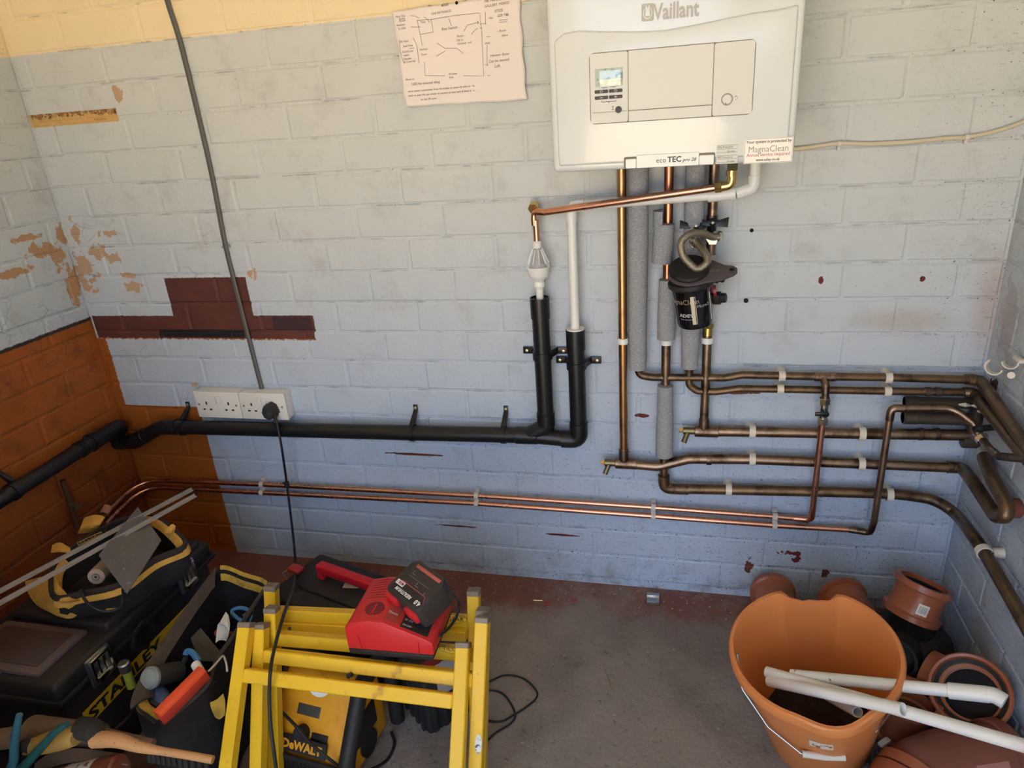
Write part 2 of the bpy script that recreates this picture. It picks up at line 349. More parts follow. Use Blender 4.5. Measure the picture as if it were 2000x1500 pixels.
def floormat():
    m, t, b = newmat('worn_concrete_floor')
    geo = t.n.new('ShaderNodeNewGeometry').outputs['Position']; sep = t.n.new('ShaderNodeSeparateXYZ'); t.l.new(geo, sep.inputs[0]); X, Y = sep.outputs[0], sep.outputs[1]
    g = t.mix(t.noise(geo, 7, 6, .65), srgb(122, 114, 110), srgb(156, 146, 138))
    g = t.mix(t.m('MULTIPLY', t.ss(t.noise(geo, 2.6, 5), .45, .62), .5), g, srgb(104, 94, 90))
    red = t.m('ADD', t.m('ADD', t.m('MULTIPLY', t.ss(Y, -.30, -.04), .50), t.m('SUBTRACT', t.noise(geo, 6, 6, .7), .5)), t.m('MULTIPLY', t.m('SUBTRACT', 1.0, t.ss(X, -.9, -.2)), .45))
    g = t.mix(t.m('MULTIPLY', t.ss(red, .25, .62), .8), g, srgb(120, 66, 56))
    g = t.mix(t.m('MULTIPLY', t.ss(t.noise(geo, 55, 4, .7), .58, .7), .55), g, srgb(66, 60, 58))
    g = t.mix(t.m('MULTIPLY', t.ss(t.noise(geo, 130, 3, .6), .66, .72), .8), g, srgb(196, 186, 170))
    g = t.mix(t.m('MULTIPLY', t.ss(t.noise(geo, 21, 5, .7), .62, .70), .5), g, srgb(72, 60, 56))
    t.val(b.inputs['Base Color'], g); b.inputs['Roughness'].default_value = .75; b.inputs['Specular IOR Level'].default_value = .3
    t.val(b.inputs['Normal'], t.bump(t.m('ADD', t.noise(geo, 60, 5, .7), t.m('MULTIPLY', t.noise(geo, 9, 4), 1.5)), .003))
    return m
floor = MB().box((XL - .2, -2.6, -.1), (XR + .2, .2, 0)).build('floor', floormat(), None, flat=True); floor['kind'] = 'structure'
gr = MB().box((-14, -22, -.2), (14, -2.6, -.06)).build('ground', mat('sunlit_yard', srgb(206, 190, 160), .9, var=.1, vs=2), None, flat=True); gr['kind'] = 'structure'
# ---------------------------------------------------------------- shared materials
COPPER = mat('bright_copper', srgb(214, 160, 136), .28, 1, var=.06, vs=12)
AGED = mat('aged_copper', srgb(146, 124, 106), .38, 1, bump=.0004, bs=120, var=.18, vs=25, col2=srgb(84, 66, 52), th=(.45, .7), s2=18)
OLD = mat('tarnished_copper', srgb(120, 98, 76), .42, .85, bump=.0005, bs=120, var=.2, vs=22, col2=srgb(66, 56, 46), th=(.45, .7), s2=20)
TALLC = mat('golden_brown_copper', srgb(190, 146, 104), .33, 1, var=.15, vs=16, col2=srgb(140, 106, 76), th=(.5, .75), s2=14)
DARKP = mat('blackened_pipe', srgb(78, 70, 60), .5, .5, bump=.0006, bs=140, var=.25, vs=22)
BRASS = mat('brass', srgb(214, 184, 120), .25, 1, var=.12, vs=60)
DBRASS = mat('dull_brass', srgb(128, 116, 88), .4, .9, bump=.0004, bs=150, var=.2, vs=40)
NICKEL = mat('nickel_plate', srgb(206, 200, 186), .22, 1)
STEEL = mat('zinc_steel', srgb(170, 174, 176), .35, .95, var=.1)
BLACK = mat('black_plastic', srgb(26, 27, 29), .34, bump=.0002, bs=200)
BLACKM = mat('matt_black_plastic', srgb(30, 29, 28), .6, bump=.0004, bs=200, var=.2, vs=30)
GPLAST = mat('dark_grey_plastic', srgb(84, 76, 78), .5, bump=.0003, bs=250)
WHITE = mat('white_plastic', srgb(232, 232, 226), .32, var=.03)
OFFW = mat('dirty_white_plastic', srgb(216, 210, 196), .45, var=.08, vs=30, speck=srgb(120, 108, 92), sps=160)
IVORY = mat('ivory_socket_plastic', srgb(224, 222, 216), .35, speck=srgb(120, 100, 80), sps=220, spt=.72)
FOAM = mat('grey_pipe_foam', srgb(146, 148, 151), .9, bump=.0012, bs=420, speck=srgb(178, 180, 183), sps=480, spt=.55)
CABLE = mat('grey_cable_sheath', srgb(92, 90, 86), .5)
CORD = mat('black_cord_rubber', srgb(30, 30, 31), .5)
HOLE = mat('dark_slot', srgb(20, 18, 18), .8)
INK = mat('black_ink', srgb(40, 38, 38), .7)
SCREW = mat('screw_head', srgb(206, 196, 160), .35, .8)
# ---------------------------------------------------------------- white snap clips, saddles and black brackets
def arc_band(mb, c, axis, r, t, wd, up, a0, a1, seg=18):
    ax = Vector(axis).normalized(); M = FR(Vector(c) - ax * wd / 2, up, ax.cross(Vector(up)))
    z = ax; x = Vector(up).normalized(); y = z.cross(x); M = Matrix.Identity(4); o = Vector(c) - ax * wd / 2
    for i in range(3): M[i][0] = x[i]; M[i][1] = y[i]; M[i][2] = z[i]; M[i][3] = o[i]
    mb.lathe([(r, 0), (r, wd), (r + t, wd), (r + t, 0)], M, seg, closed=True, a0=a0, a1=a1)
def snap_clip(c, axis, r, label, group='white pipe clips', wall=(0, 1, 0), wd=.0145, m=None):
    c = Vector(c); wl = Vector(wall); m = m or OFFW
    d = (-c.y if wall[1] else (XR - c.x))                     # stand-off from the wall
    t = thing('pipe_clip', c + wl * d, label, 'pipe clip', group)
    b = MB(); arc_band(b, c, axis, r + .0003, .0026, wd, wl, PI * .14, PI * 1.86); b.build('band', m, t)
    b = MB(); b.cyl(c + wl * (r + .0015), c + wl * (d + .0005), .0095, .012, 14); b.build('foot', m, t)
    return t
# ---------------------------------------------------------------- electrical run on the left
t = thing('power_cable', PY(510, 757, 0), 'flat grey mains cable running down the wall into the sockets', 'cable')
MB().tube(spline([PY(x, y, -.0075) for x, y in ((310, -70), (326, 0), (352, 84), (388, 230), (415, 350), (440, 480), (470, 600), (511, 760))], 6), .0066, 10, flat=.55, up=(0, 1, 0)).build('sheath', CABLE, t)
c = PY(440, 482, -.008)
b = MB(); arc_band(b, c, PY(443, 500, -.008) - PY(438, 470, -.008), .0072, .0015, .006, (0, 1, 0), -PI, 0); b.cbox(c + Vector((.010, .003, 0)), (.006, .008, .006), bev=.001); lab(b.build('cable_clip', mat('grey_clip', srgb(150, 150, 146), .4), t), 'small grey cable clip')
def socket(x0, plug, label):
    x1 = x0 + .1475; z0, z1 = .5135, .5965; t = thing('twin_socket', ((x0 + x1) / 2, 0, z0), label, 'socket', 'twin mains sockets')
    MB().box((x0 + .001, -.033, z0 + .001), (x1 - .001, 0, z1 - .001), bev=.002).build('back_box', IVORY, t)
    f = MB().box((x0, -.042, z0), (x1, -.033, z1), bev=.0025).build('face_plate', IVORY, t)
    for xc in (x0 + .037, x0 + .1105):
        s_ = MB(); s_.cbox((xc, -.0421, z0 + .047), (.0042, .002, .0085)); s_.cbox((xc - .011, -.0421, z0 + .027), (.007, .002, .0042)); s_.cbox((xc + .011, -.0421, z0 + .027), (.007, .002, .0042)); s_.build('pin_holes', HOLE, t)
    for xc in (x0 + .066, x0 + .0815): MB().cbox((xc, -.0435, z0 + .058), (.0125, .005, .021), Matrix.Identity(4), .0012).build('switch', IVORY, t)
    for xc in (x0 + .012, x0 + .1355): MB().cyl((xc, -.0415, z0 + .042), (xc, -.0432, z0 + .042), .0033, seg=10).build('screw', SCREW, t)
    return t
socket(-1.3735, 0, 'white twin mains socket with nothing plugged in, left of the pair')
socket(-1.2245, 1, 'white twin mains socket with a black plug in its right half')
# ---------------------------------------------------------------- black waste pipe
YB = -.046
t = thing('waste_pipe', PY(600, 840, 0), 'black plastic waste pipe running along the wall into the left corner', 'waste pipe')
rb = .0215
xa = PY(1060, 700, YB).x; xb = PY(1127, 740, YB).x
zH = PY(700, 843, YB).z; zb = PY(1100, 857, YB).z
pts = [Vector((xb - .02, YB, zb)), PY(1045, 851, YB), PY(700, 843, YB), PY(345, 834, YB), PY(310, 836, YB), PY(262, 864, YB), PY(205, 862, YB)]
MB().tube(pts, rb, 20, rad=.03).build('horizontal_pipe', BLACK, t)
lw = [PX(182, 862, XL + .045), PX(95, 917, XL + .045), PX(-60, 1012, XL + .045)]
lw.append(lw[2] + (lw[2] - lw[1]) * 2.5)
MB().tube(lw, rb, 20).build('left_wall_pipe', BLACK, t)
MB().tube([PY(215, 863, YB), Vector((XL + .047, -.05, lw[0].z)), lw[0] + (lw[1] - lw[0]) * .25], .0235, 20, rad=.03).build('corner_elbow', BLACK, t)
d_ = (lw[1] - lw[0]).normalized(); MB().ring(lw[0] - d_ * .004, lw[0] + d_ * .012, .0275, .0215).ring(lw[0] + d_ * .045, lw[0] + d_ * .053, .0252, .0215).build('flange', BLACK, t)
b = MB()
for (x0, y0), (x1, y1) in (((345, 834), (318, 834)), ((285, 850), (262, 862)), ((1050, 851), (1008, 850)), ((240, 864), (222, 863))):
    MB().cyl(PY(x0, y0, YB), PY(x1, y1, YB), .0238, seg=20, bev=.001).build('socket_collar', BLACK, t)
MB().tube([Vector((xa, YB, PY(1065, 822, YB).z)), Vector((xa, YB, zb + .035)), PY(1030, 851, YB)], .0228, 20, rad=.04).build('branch', BLACK, t)
zt1 = PY(1057, 585, YB - .02).z; zt2 = PY(1125, 648, YB - .02).z
p1 = MB().cyl((xa, YB, zb + .03), (xa, YB, zt1 - .05), rb, seg=22).build('upright', BLACK, t)
b = MB(); b.ring((xa, YB, zt1 - .052), (xa, YB, zt1), .0238, .0215, 24); b.build('upright_socket', BLACK, t)
MB().cyl((xb, YB, zb + .02), (xb, YB, zt2 - .05), rb, seg=22).build('upright', BLACK, t)
MB().ring((xb, YB, zt2 - .052), (xb, YB, zt2), .0238, .0205, 24).build('upright_socket', BLACK, t)
MB().tube([(xb, YB, zb + .05), (xb, YB, zb), (xb - .045, YB, zb)], .0238, 20, rad=.03).build('elbow', BLACK, t)
MB().cyl((xa, YB, zb + .04), (xa, YB, zb + .075), .0238, seg=22, bev=.001).build('socket_collar', BLACK, t)
lab(MB().ring((xb, YB, zt2 - .004), (xb, YB, zt2 + .003), .0225, .0105, 24).build('reducer', WHITE, t), 'white reducer ring in the mouth of the pipe')
MB().ring((xa, YB, zt1 - .02), (xa, YB, zt1 - .004), .0216, .012, 24).build('reducer', BLACKM, t)
def bracket_v(c, r, label):                                    # strap with an ear either side of an upright
    t = thing('pipe_bracket', (c[0], 0, c[2]), label, 'bracket', 'black waste pipe brackets')
    b = MB(); arc_band(b, c, (0, 0, 1), r + .0002, .0035, .018, (1, 0, 0), 0, 2 * PI - .001)
    b.build('strap', BLACK, t)
    for s in (-1, 1):
        e = MB(); e.prism([(s * (r + .001), 0), (s * (r + .012), .028), (s * (r + .036), .028), (s * (r + .036), .033), (s * (r + .010), .033), (s * (r - .002), .006)][::s], -.009, .009, FR((c[0], c[1] + .008, c[2]), (1, 0, 0), (0, 1, 0)), .0008)
        e.build('ear', BLACK, t)
        q = Vector((c[0] + s * (r + .026), c[1] + .0355, c[2])); MB().lathe([(.0045, 0), (.0036, .0025), (0, .003)], axis_frame(q, q + Vector((0, -1, 0))), 10).build('screw', SCREW, t)
bracket_v((xa, YB, PY(1066, 694, YB).z), rb, 'black two-eared bracket holding the upright under the tundish')
bracket_v((xb, YB, PY(1129, 713, YB).z), rb, 'black two-eared bracket on the right-hand black upright')
def bracket_h(px, py, r, label, wall=(0, 1, 0), X=None):
    c = PY(px, py, YB) if X is None else PX(px, py, X)
    wl = Vector(wall); ax = Vector((1, 0, 0)) if X is None else (lw[1] - lw[0]).normalized()
    t = thing('pipe_bracket', c + wl * .04, label, 'bracket', 'black waste pipe brackets')
    b = MB(); arc_band(b, c, ax, r + .0003, .003, .012, wl, 0, 2 * PI - .001); b.build('strap', BLACK, t)
    up = Vector((0, 0, 1)); d = .0445
    M = FR(c - ax * .006, wl, up)
    e = MB(); e.prism([(.0, r), (.0, r + .006), (d - .004, r + .030), (d - .004, r + .044), (d, r + .044), (d, r + .028), (.014, r - .002)], 0, .012, M, .0006); e.build('ear', BLACK, t)
    q = c + wl * (d - .004) + up * (r + .036) + ax * 0; MB().lathe([(.0042, 0), (.0034, .0025), (0, .003)], axis_frame(q, q - wl), 10).build('screw', SCREW, t)
bracket_h(806, 845, rb, 'black stand-off bracket halfway along the black waste pipe')
bracket_h(984, 849, rb, 'black stand-off bracket left of the black branch fitting')
bracket_h(358, 835, rb, 'black stand-off bracket just below the left socket')
bracket_h(25, 960, rb, 'black stand-off bracket on the orange left wall', (-1, 0, 0), XL + .045)
# ---------------------------------------------------------------- tundish and boiler discharge
YT = -.05; xt = PY(1053, 520, YT).x
zc = lambda y: PY(1053, y, YT).z
t = thing('discharge_pipe', (xt, 0, zc(440)), 'bright copper discharge pipe sloping down from the boiler to the tundish', 'copper pipe')
e0 = PY(1408, 365, -.115); e1 = PY(1062, 415, -.058)
MB().tube([e0, e1, PY(1042, 413, -.05), PY(1044, 440, -.05)], .0078, 16, rad=.018).build('sloping_tube', COPPER, t)
xv = PY(1047, 440, YT).x; xt = xv
MB().cyl((xv, YT, zc(430)), (xv, YT, zc(474)), .0078, seg=16).build('drop_tube', COPPER, t)
q = PY(1042, 409, -.04); b = MB(); b.cyl(q + Vector((0, -.006, .002)), q + Vector((0, .012, .008)), .0125, seg=6).cyl(q + Vector((0, .008, .008)), q + Vector((0, .04, .008)), .006); b.build('wall_nut', BRASS, t)
q = e0 + (e1 - e0).normalized() * .0; d = (e1 - e0).normalized()
b = MB(); b.cyl(q + d * .012, q - d * .002, .0118, seg=6, bev=.001); b.build('compression_nut', BRASS, t)
b = MB(); b.tube([q - d * .001, q - d * .02, q - d * .022 + Vector((0, 0, .026))], .0098, 14, rad=.016); b.cyl(q - d * .020 + Vector((0, .0, .018)), q - d * .020 + Vector((0, 0, .030)), .0112, seg=14)
b.build('elbow', BRASS, t)
q2 = q - d * .021; MB().cyl(q2 + Vector((0, 0, .030)), q2 + Vector((0, 0, .045)), .0115, seg=6).cyl(q2 + Vector((0, 0, .045)), q2 + Vector((0, .0, .075)), .0075, seg=12).build('upper_nut', DBRASS, t)
t = thing('tundish', (xt, YT, zc(560)), 'white tundish with a clear ribbed funnel above the black pipe', 'tundish')
CLEAR = mat('clear_plastic', (1, 1, 1), .06, trans=.9, ior=1.3, spec=.5)
MB().lathe([(.0085, zc(470)), (.0105, zc(472)), (.0105, zc(482)), (.009, zc(484))], Matrix.Translation((xt, YT, 0)), 18).build('inlet', WHITE, t)
b = MB(); b.lathe([(.0095, zc(482)), (.012, zc(486)), (.026, zc(513)), (.0272, zc(520)), (.0255, zc(520)), (.024, zc(513)), (.011, zc(487)), (.008, zc(482))], Matrix.Translation((xt, YT, 0)), 28, closed=True); b.build('clear_funnel', CLEAR, t)
b = MB()
for k in range(10):
    a = 2 * PI * k / 10; ca, sa = math.cos(a), math.sin(a)
    b.tube([(xt + .012 * ca, YT + .012 * sa, zc(486)), (xt + .0262 * ca, YT + .0262 * sa, zc(513))], .0011, 5)
b.build('funnel_ribs', WHITE, t)
b = MB(); b.lathe([(.0255, zc(520)), (.0275, zc(520)), (.0275, zc(524)), (.0262, zc(526)), (.0255, zc(535)), (.022, zc(541)), (.0145, zc(545)), (.0115, zc(550)), (.0135, zc(553)), (.0135, zc(559)), (.0105, zc(562)), (.0092, zc(566)), (.0088, zc(600))], Matrix.Translation((xt, YT, 0)), 28); b.build('cup', WHITE, t)
# ---------------------------------------------------------------- white condensate pipe
t = thing('condensate_pipe', PY(1120, 500, 0), 'white overflow pipe from under the boiler down into the black pipe', 'plastic pipe')
a = PY(1113, 405, YB); xw = xb
a = Vector((xw, YB, PY(1113, 403, YB).z)); bq = PY(1438, 377, -.10); cq = PY(1472, 366, -.10); rr = .0110
MB().cyl((xw, YB, zt2 - .02), (xw, YB, a.z - .01), rr, seg=18).build('drop_tube', WHITE, t)
MB().cyl(a, bq, rr, seg=18).build('sloping_tube', WHITE, t)
MB().tube([(xw, YB, a.z - .034), a, a + (bq - a).normalized() * .032], .0130, 18, rad=.022).build('elbow', WHITE, t)
b = MB(); b.cyl(PY(1383, 383, -.09), bq, .0130, seg=18, bev=.0008).build('coupler', WHITE, t)
b = MB(); b.tube([bq, cq, Vector((cq.x, cq.y, PY(1476, 342, -.10).z))], .0128, 18, rad=.012).build('elbow', WHITE, t)
MB().cyl((cq.x, cq.y, PY(1476, 344, -.10).z), (cq.x, cq.y, 1.20), .0108, seg=18).build('riser', WHITE, t)
# ---------------------------------------------------------------- white cable right of the boiler
t = thing('thermostat_cable', PY(1680, 283, 0), 'cream coloured cable sagging between clips right of the boiler', 'cable')
MB().tube(spline([PY(x, y, -.008) for x, y in ((1500, 292), (1553, 291), (1600, 285), (1640, 280), (1700, 281), (1780, 277), (1850, 270), (1888, 268), (1950, 255), (2005, 235), (2060, 205))], 6), .0042, 10).build('sheath', mat('cream_sheath', srgb(212, 200, 170), .45), t)
for x, y in ((1639, 281), (1888, 268)):
    c = PY(x, y, -.008); b = MB(); arc_band(b, c, (1, 0, .1), .0046, .0016, .007, (0, 1, 0), PI * .3, PI * 1.7); b.cbox(c + Vector((0, .003, -.008)), (.007, .009, .009), bev=.001); b.build('cable_clip', OFFW, t)
YC = -.036
def vx(x, y, Y=YC): return PY(x, y, Y).x
def pipe_thing(name, pts, r, m, label, rad=.02, seg=16, cat='copper pipe', part='tube', group=None):
    t = thing(name, pts[0], label, cat, group); MB().tube(pts, r, seg, rad=rad).build(part, m, t); return t
def collar(t, a, b, r, m, name='solder_joint'): return MB().cyl(a, b, r, seg=18, bev=.0006).build(name, m, t)
def alongp(a, b, f): return a + (b - a) * f
def drain_cock(t, c, m):                                       # end tap with a square key and a slanting spout
    MB().cyl(c, c + Vector((-.030, 0, 0)), .0095, seg=14, bev=.001).build('drain_body', m, t)
    MB().cyl(c + Vector((-.030, 0, 0)), c + Vector((-.040, 0, 0)), .0055, seg=4).build('drain_key', BRASS, t)
    MB().cyl(c + Vector((-.018, -.002, -.002)), c + Vector((-.028, -.016, -.026)), .0062, .0068, 12).build('drain_spout', m, t)
# upright 1 and run 4
x1 = vx(1216, 600); z4 = PY(1250, 909, YC).z
t = thing('heating_pipe', (x1, YC, z4), 'golden-brown copper upright turning right into the fourth horizontal run', 'copper pipe')
MB().cyl((x1, YC, 1.22), (x1, YC, PY(1217, 885, YC).z), .0106, seg=18).build('upright', TALLC, t)
r4 = [Vector((x1, YC, PY(1217, 905, YC).z)), PY(1285, 911, YC), PY(1345, 896, YC), PY(1470, 897, YC), PY(1700, 906, YC), PY(1868, 913, YC)]
MB().tube(r4, .0130, 18, rad=.05).build('run', AGED, t)
MB().cyl(r4[0] + Vector((-.022, 0, 0)), r4[0] + Vector((.034, 0, 0)), .0148, seg=18, bev=.001).cyl(r4[0], (x1, YC, PY(1217, 876, YC).z), .0128, seg=18, bev=.001).build('tee', AGED, t)
drain_cock(t, r4[0] + Vector((-.020, 0, 0)), DBRASS)
e = r4[-1]; XW = XR - .034
RT = [e + Vector((-.02, 0, 0)), Vector((XW, YC, e.z)), PX(1890, 928, XW), PX(1942, 1004, XW)]
c1 = PX(1957, 1008, XW); up = [PX(1966, 985, XW), PX(1942, 940, XW), PX(1922, 896, XW)]
MB().tube([RT[0], e + Vector((.012, 0, 0)), PX(1900, 940, XW), PX(1944, 1008, XW), PX(1964, 1010, XW - .004), PX(1966, 985, XW), PX(1940, 938, XW), PX(1922, 893, XW + .02)], .0140, 18, rad=.022).build('return_bend', OLD, t)
for x, y in ((1380, 897), (1850, 911)): q = PY(x, y, YC); collar(t, q, q + Vector((.012, 0, 0)), .0146, AGED)
# foam clad upright A -> run 1
xA = vx(1247, 600, -.040); zr1 = PY(1300, 737, YC).z
t = thing('heating_pipe', (xA, YC, zr1), 'small-bore pipe in long grey foam turning into the topmost horizontal run', 'copper pipe')
MB().tube([(xA, -.036, 1.22), (xA, -.036, PY(1247, 733, YC).z), PY(1275, 737, YC), PY(1416, 738, YC), PY(1450, 732, YC), PY(1580, 735, YC), PY(1730, 737, YC), PY(1905, 742, YC)], .0094, 16, rad=.018).build('tube', OLD, t)
f = MB(); f.lathe([(.0225, 0), (.0225, .1), (.0228, .25), (.0220, .36), (.0205, 1.24 - PY(1247, 719, -.04).z), (.010, 1.24 - PY(1247, 720, -.04).z)], axis_frame((xA, -.042, 1.24), (xA - .002, -.042, .5)), 22); f.build('foam_sleeve', FOAM, t)
XQ = XR - .030
qa = PX(1922, 752, XQ); qb = PX(2003, 868, XQ); qe = qa + (qb - qa) * 2.4
MB().tube([qa, qe], .0118, 16).build('corner_run', OLD, t)
MB().tube([PY(1892, 741, YC), PY(1915, 744, YC - .002), qa + (qb - qa) * .25], .0125, 16, rad=.012).build('elbow', OLD, t)
for x, y in ((1596, 736), (1626, 736)): q = PY(x, y, YC); collar(t, q - Vector((.006, 0, 0)), q + Vector((.006, 0, 0)), .0110, AGED)
q = PY(1890, 741, YC); collar(t, q - Vector((.006, 0, 0)), q + Vector((.012, 0, 0)), .0116, OLD)
# foam B -> run 2
xB_ = vx(1357, 380, -.045)
t = thing('heating_pipe', (xB_, YC, .5), 'pipe in grey foam behind the filter turning into the second horizontal run', 'copper pipe')
MB().tube([(xB_, -.036, 1.22), (xB_, -.036, PY(1342, 752, YC).z), PY(1362, 764, YC), PY(1398, 765, YC), PY(1445, 759, YC), PY(1520, 760, YC), PY(1745, 764, YC), PY(1900, 766, YC)], .0090, 16, rad=.02).build('tube', OLD, t)
b = MB(); b.cyl((xB_, -.046, 1.24), (xB_, -.046, PY(1352, 560, -.046).z), .0218, .0222, 22); b.build('foam_sleeve', FOAM, t)
b = MB(); b.lathe([(.0222, 0), (.0222, .06), (.019, .115), (.010, .118)], axis_frame((xB_, -.044, PY(1345, 575, -.046).z), (xB_, -.044, 0)), 22)
L_ = PY(1345, 575, -.046).z - PY(1345, 718, -.046).z
b = MB(); b.lathe([(.0225, 0), (.0222, L_ * .5), (.0195, L_), (.010, L_ + .001)], axis_frame((xB_, -.044, PY(1345, 575, -.046).z), (xB_, -.044, 0)), 22); b.build('foam_sleeve', FOAM, t)
qc = PX(1908, 778, XQ); qd = PX(1995, 884, XQ)
MB().tube([qc, qc + (qd - qc) * 2.2], .0115, 16).build('corner_run', OLD, t)
MB().tube([PY(1885, 766, YC), PY(1903, 768, YC - .004), qc + (qd - qc) * .25], .0122, 16, rad=.012).build('elbow', OLD, t)
for x in (1812, 1832, 1886): q = PY(x, 765, YC); collar(t, q - Vector((.006, 0, 0)), q + Vector((.006, 0, 0)), .0106, DARKP)
# upright 3 -> run 5 with three foam pieces
x3 = vx(1306, 380)
t = thing('heating_pipe', (x3, YC, .4), 'copper upright with three short foam pieces turning into the lowest thick run', 'copper pipe')
z5 = PY(1320, 955, YC).z
MB().cyl((x3, YC, 1.22), (x3, YC, PY(1300, 560, YC).z), .0104, seg=18).build('upright', mat('red_copper', srgb(200, 132, 104), .3, 1, var=.12), t)
B5 = [Vector((x3, YC, PY(1300, 560, YC).z)), Vector((x3, YC, PY(1297, 948, YC).z)), PY(1325, 955, YC), PY(1400, 956, YC), PY(1700, 963, YC), PY(1780, 968, YC)]
r5e = [Vector((XR - .10, YC - .004, PY(1800, 974, YC).z)), PX(1905, 1056, XR - .035)]
MB().tube(B5[:3], .0110, 16, rad=.02).build('lower_upright', AGED, t)
R0, R1 = PX(1928, 1088, XR - .036), PX(2005, 1222, XR - .036)
MB().tube(spline([B5[2], B5[3], B5[4], PY(1790, 970, YC), PY(1830, 980, YC - .012), PY(1866, 1004, YC - .035), PX(1897, 1042, XR - .042), R0, R1, R1 + (R1 - R0)], 7), .0132, 18).build('run', OLD, t)
MB().tube([(x3, YC, z5 + .040), (x3, YC, z5), PY(1345, 956, YC)], .0145, 18, rad=.024).build('elbow', OLD, t)
def foam(t, x, Y, ya, yb, ra, rb_, xo=0, tilt=0):
    za, zb_ = PY(1300, ya, Y).z, PY(1300, yb, Y).z; L = za - zb_
    b = MB(); b.lathe([(.0105, 0), (ra, .001), (ra * 1.03, L * .3), ((ra + rb_) / 2 * 1.05, L * .6), (rb_, L - .001), (.0105, L)], axis_frame((x + xo, Y, za), (x + xo + tilt, Y, zb_)), 22); b.build('foam_sleeve', FOAM, t)
foam(t, x3, -.044, 436, 514, .0225, .0225, -.008, -.006)
foam(t, x3, -.042, 545, 662, .0190, .0215)
foam(t, x3, -.042, 752, 890, .0190, .0222)
b = MB(); arc_band(b, (x3 - .012, -.040, PY(1290, 427, -.04).z), (0, 0, 1), .013, .009, .036, (1, 0, 0), PI * .45, PI * 1.5); b.build('foam_scrap', FOAM, t)
# upright 5 -> run 3
x5 = vx(1393, 380)
t = thing('heating_pipe', (x5, YC, .5), 'dull copper upright right of the filter turning into the third horizontal run', 'copper pipe')
z3 = PY(1400, 843, YC).z
MB().cyl((x5, YC, 1.22), (x5, YC, PY(1378, 830, YC).z), .0108, seg=18).build('upright', AGED, t)
R3 = [Vector((x5 - .01, YC, z3)), PY(1520, 844, YC), PY(1700, 847, YC), PY(1905, 850, YC)]
MB().tube(R3, .0132, 18).build('run', AGED, t)
xt5 = x5
MB().cyl((xt5 - .022, YC, z3), (xt5 + .035, YC, z3), .0150, seg=18, bev=.001).cyl((xt5, YC, z3), (xt5, YC, z3 + .034), .0128, seg=18, bev=.001).build('tee', AGED, t)
drain_cock(t, Vector((xt5 - .020, YC, z3)), DBRASS)
for x in (1798, 1830): q = PY(x, 848, YC); collar(t, q - Vector((.005, 0, 0)), q + Vector((.005, 0, 0)), .0146, OLD)
q = PY(1394, 420, YC); collar(t, Vector((x5, YC, q.z)), Vector((x5, YC, q.z - .014)), .0128, AGED)
for y, rr_ in ((497, .0152), (630, .0140)):
    z_ = PY(1390, y, YC).z; MB().cyl((x5, YC, z_), (x5, YC, z_ - .012), rr_, seg=6, bev=.001).cyl((x5, YC, z_ - .012), (x5, YC, z_ - .03), rr_ * .85, seg=16).build('compression_nut', NICKEL if y < 600 else BRASS, t)
# twin small pipes low on the wall
def twin(dy, r, end, label, leftpts):
    pts = [PX(x, y, XL + .032) for x, y in leftpts[:2]] + [PY(x, y, -.032) for x, y in leftpts[2:]]
    return pts
YW = -.030
U_ = [PX(196, 1012, XL + .030), Vector((XL + .030, YW, PY(285, 937, YW).z))] + [PY(x, y, YW) for x, y in ((507, 946), (931, 968), (1276, 991), (1513, 1009), (1560, 1013))]
L_ = [PX(206, 1022, XL + .030), Vector((XL + .032, YW, PY(300, 951, YW).z))] + [PY(x, y, YW) for x, y in ((507, 962), (931, 983), (1276, 1008), (1513, 1026), (1668, 1035))]
xv1 = PY(1600, 880, -.060).x
t = thing('hot_water_pipe', U_[2], 'upper bright copper pipe of the low pair, rising through a lever valve', 'copper pipe')
MB().tube(U_, .0074, 14, rad=.12).build('tube', COPPER, t)
zb1 = PY(1583, 1013, -.045).z
MB().tube([U_[-1] - Vector((.012, 0, 0)), PY(1585, 1015, -.040), (xv1, -.060, PY(1588, 995, -.06).z), (xv1, -.060, PY(1606, 826, -.06).z)], .0076, 14, rad=.016).build('riser', COPPER, t)
q = PY(1556, 1013, YW); collar(t, q, q + Vector((.028, -.002, 0)), .0088, AGED, 'elbow_socket')
v = lambda y: Vector((xv1, -.060, PY(1608, y, -.060).z))
MB().cyl(v(828), v(816), .0125, seg=6, bev=.001).cyl(v(816), v(811), .0085).build('lower_nut', NICKEL, t)
MB().cyl(v(812), v(788), .0098, seg=14).build('valve_body', NICKEL, t)
MB().cyl(v(789), v(777), .0125, seg=6, bev=.001).build('upper_nut', NICKEL, t)
b = MB(); b.cyl(v(802) + Vector((0, -.008, 0)), v(802) + Vector((0, -.022, 0)), .0085, seg=12); b.cbox(v(802) + Vector((-.007, -.02, 0)), (.030, .006, .010), bev=.002); b.build('lever', BLACK, t)
MB().tube([v(779), v(766), PY(1613, 752, -.055), PY(1607, 738, YC - .002)], .0086, 14, rad=.014).build('offset_bend', AGED, t)
q = PY(1609, 736, YC); MB().cyl(q - Vector((.016, 0, 0)), q + Vector((.016, 0, 0)), .0108, seg=16, bev=.0008).build('tee', AGED, t)
xv2 = PY(1722, 920, -.070).x
t = thing('hot_water_pipe', L_[2], 'lower bright copper pipe of the low pair, rising and bending over to the right wall', 'copper pipe')
MB().tube(L_, .0074, 14, rad=.12).build('tube', COPPER, t)
rz = PY(1739, 797, -.070).z
R_ = [PY(1880, 803, -.080), PY(1902, 828, -.10), PY(1909, 846, -.11)]
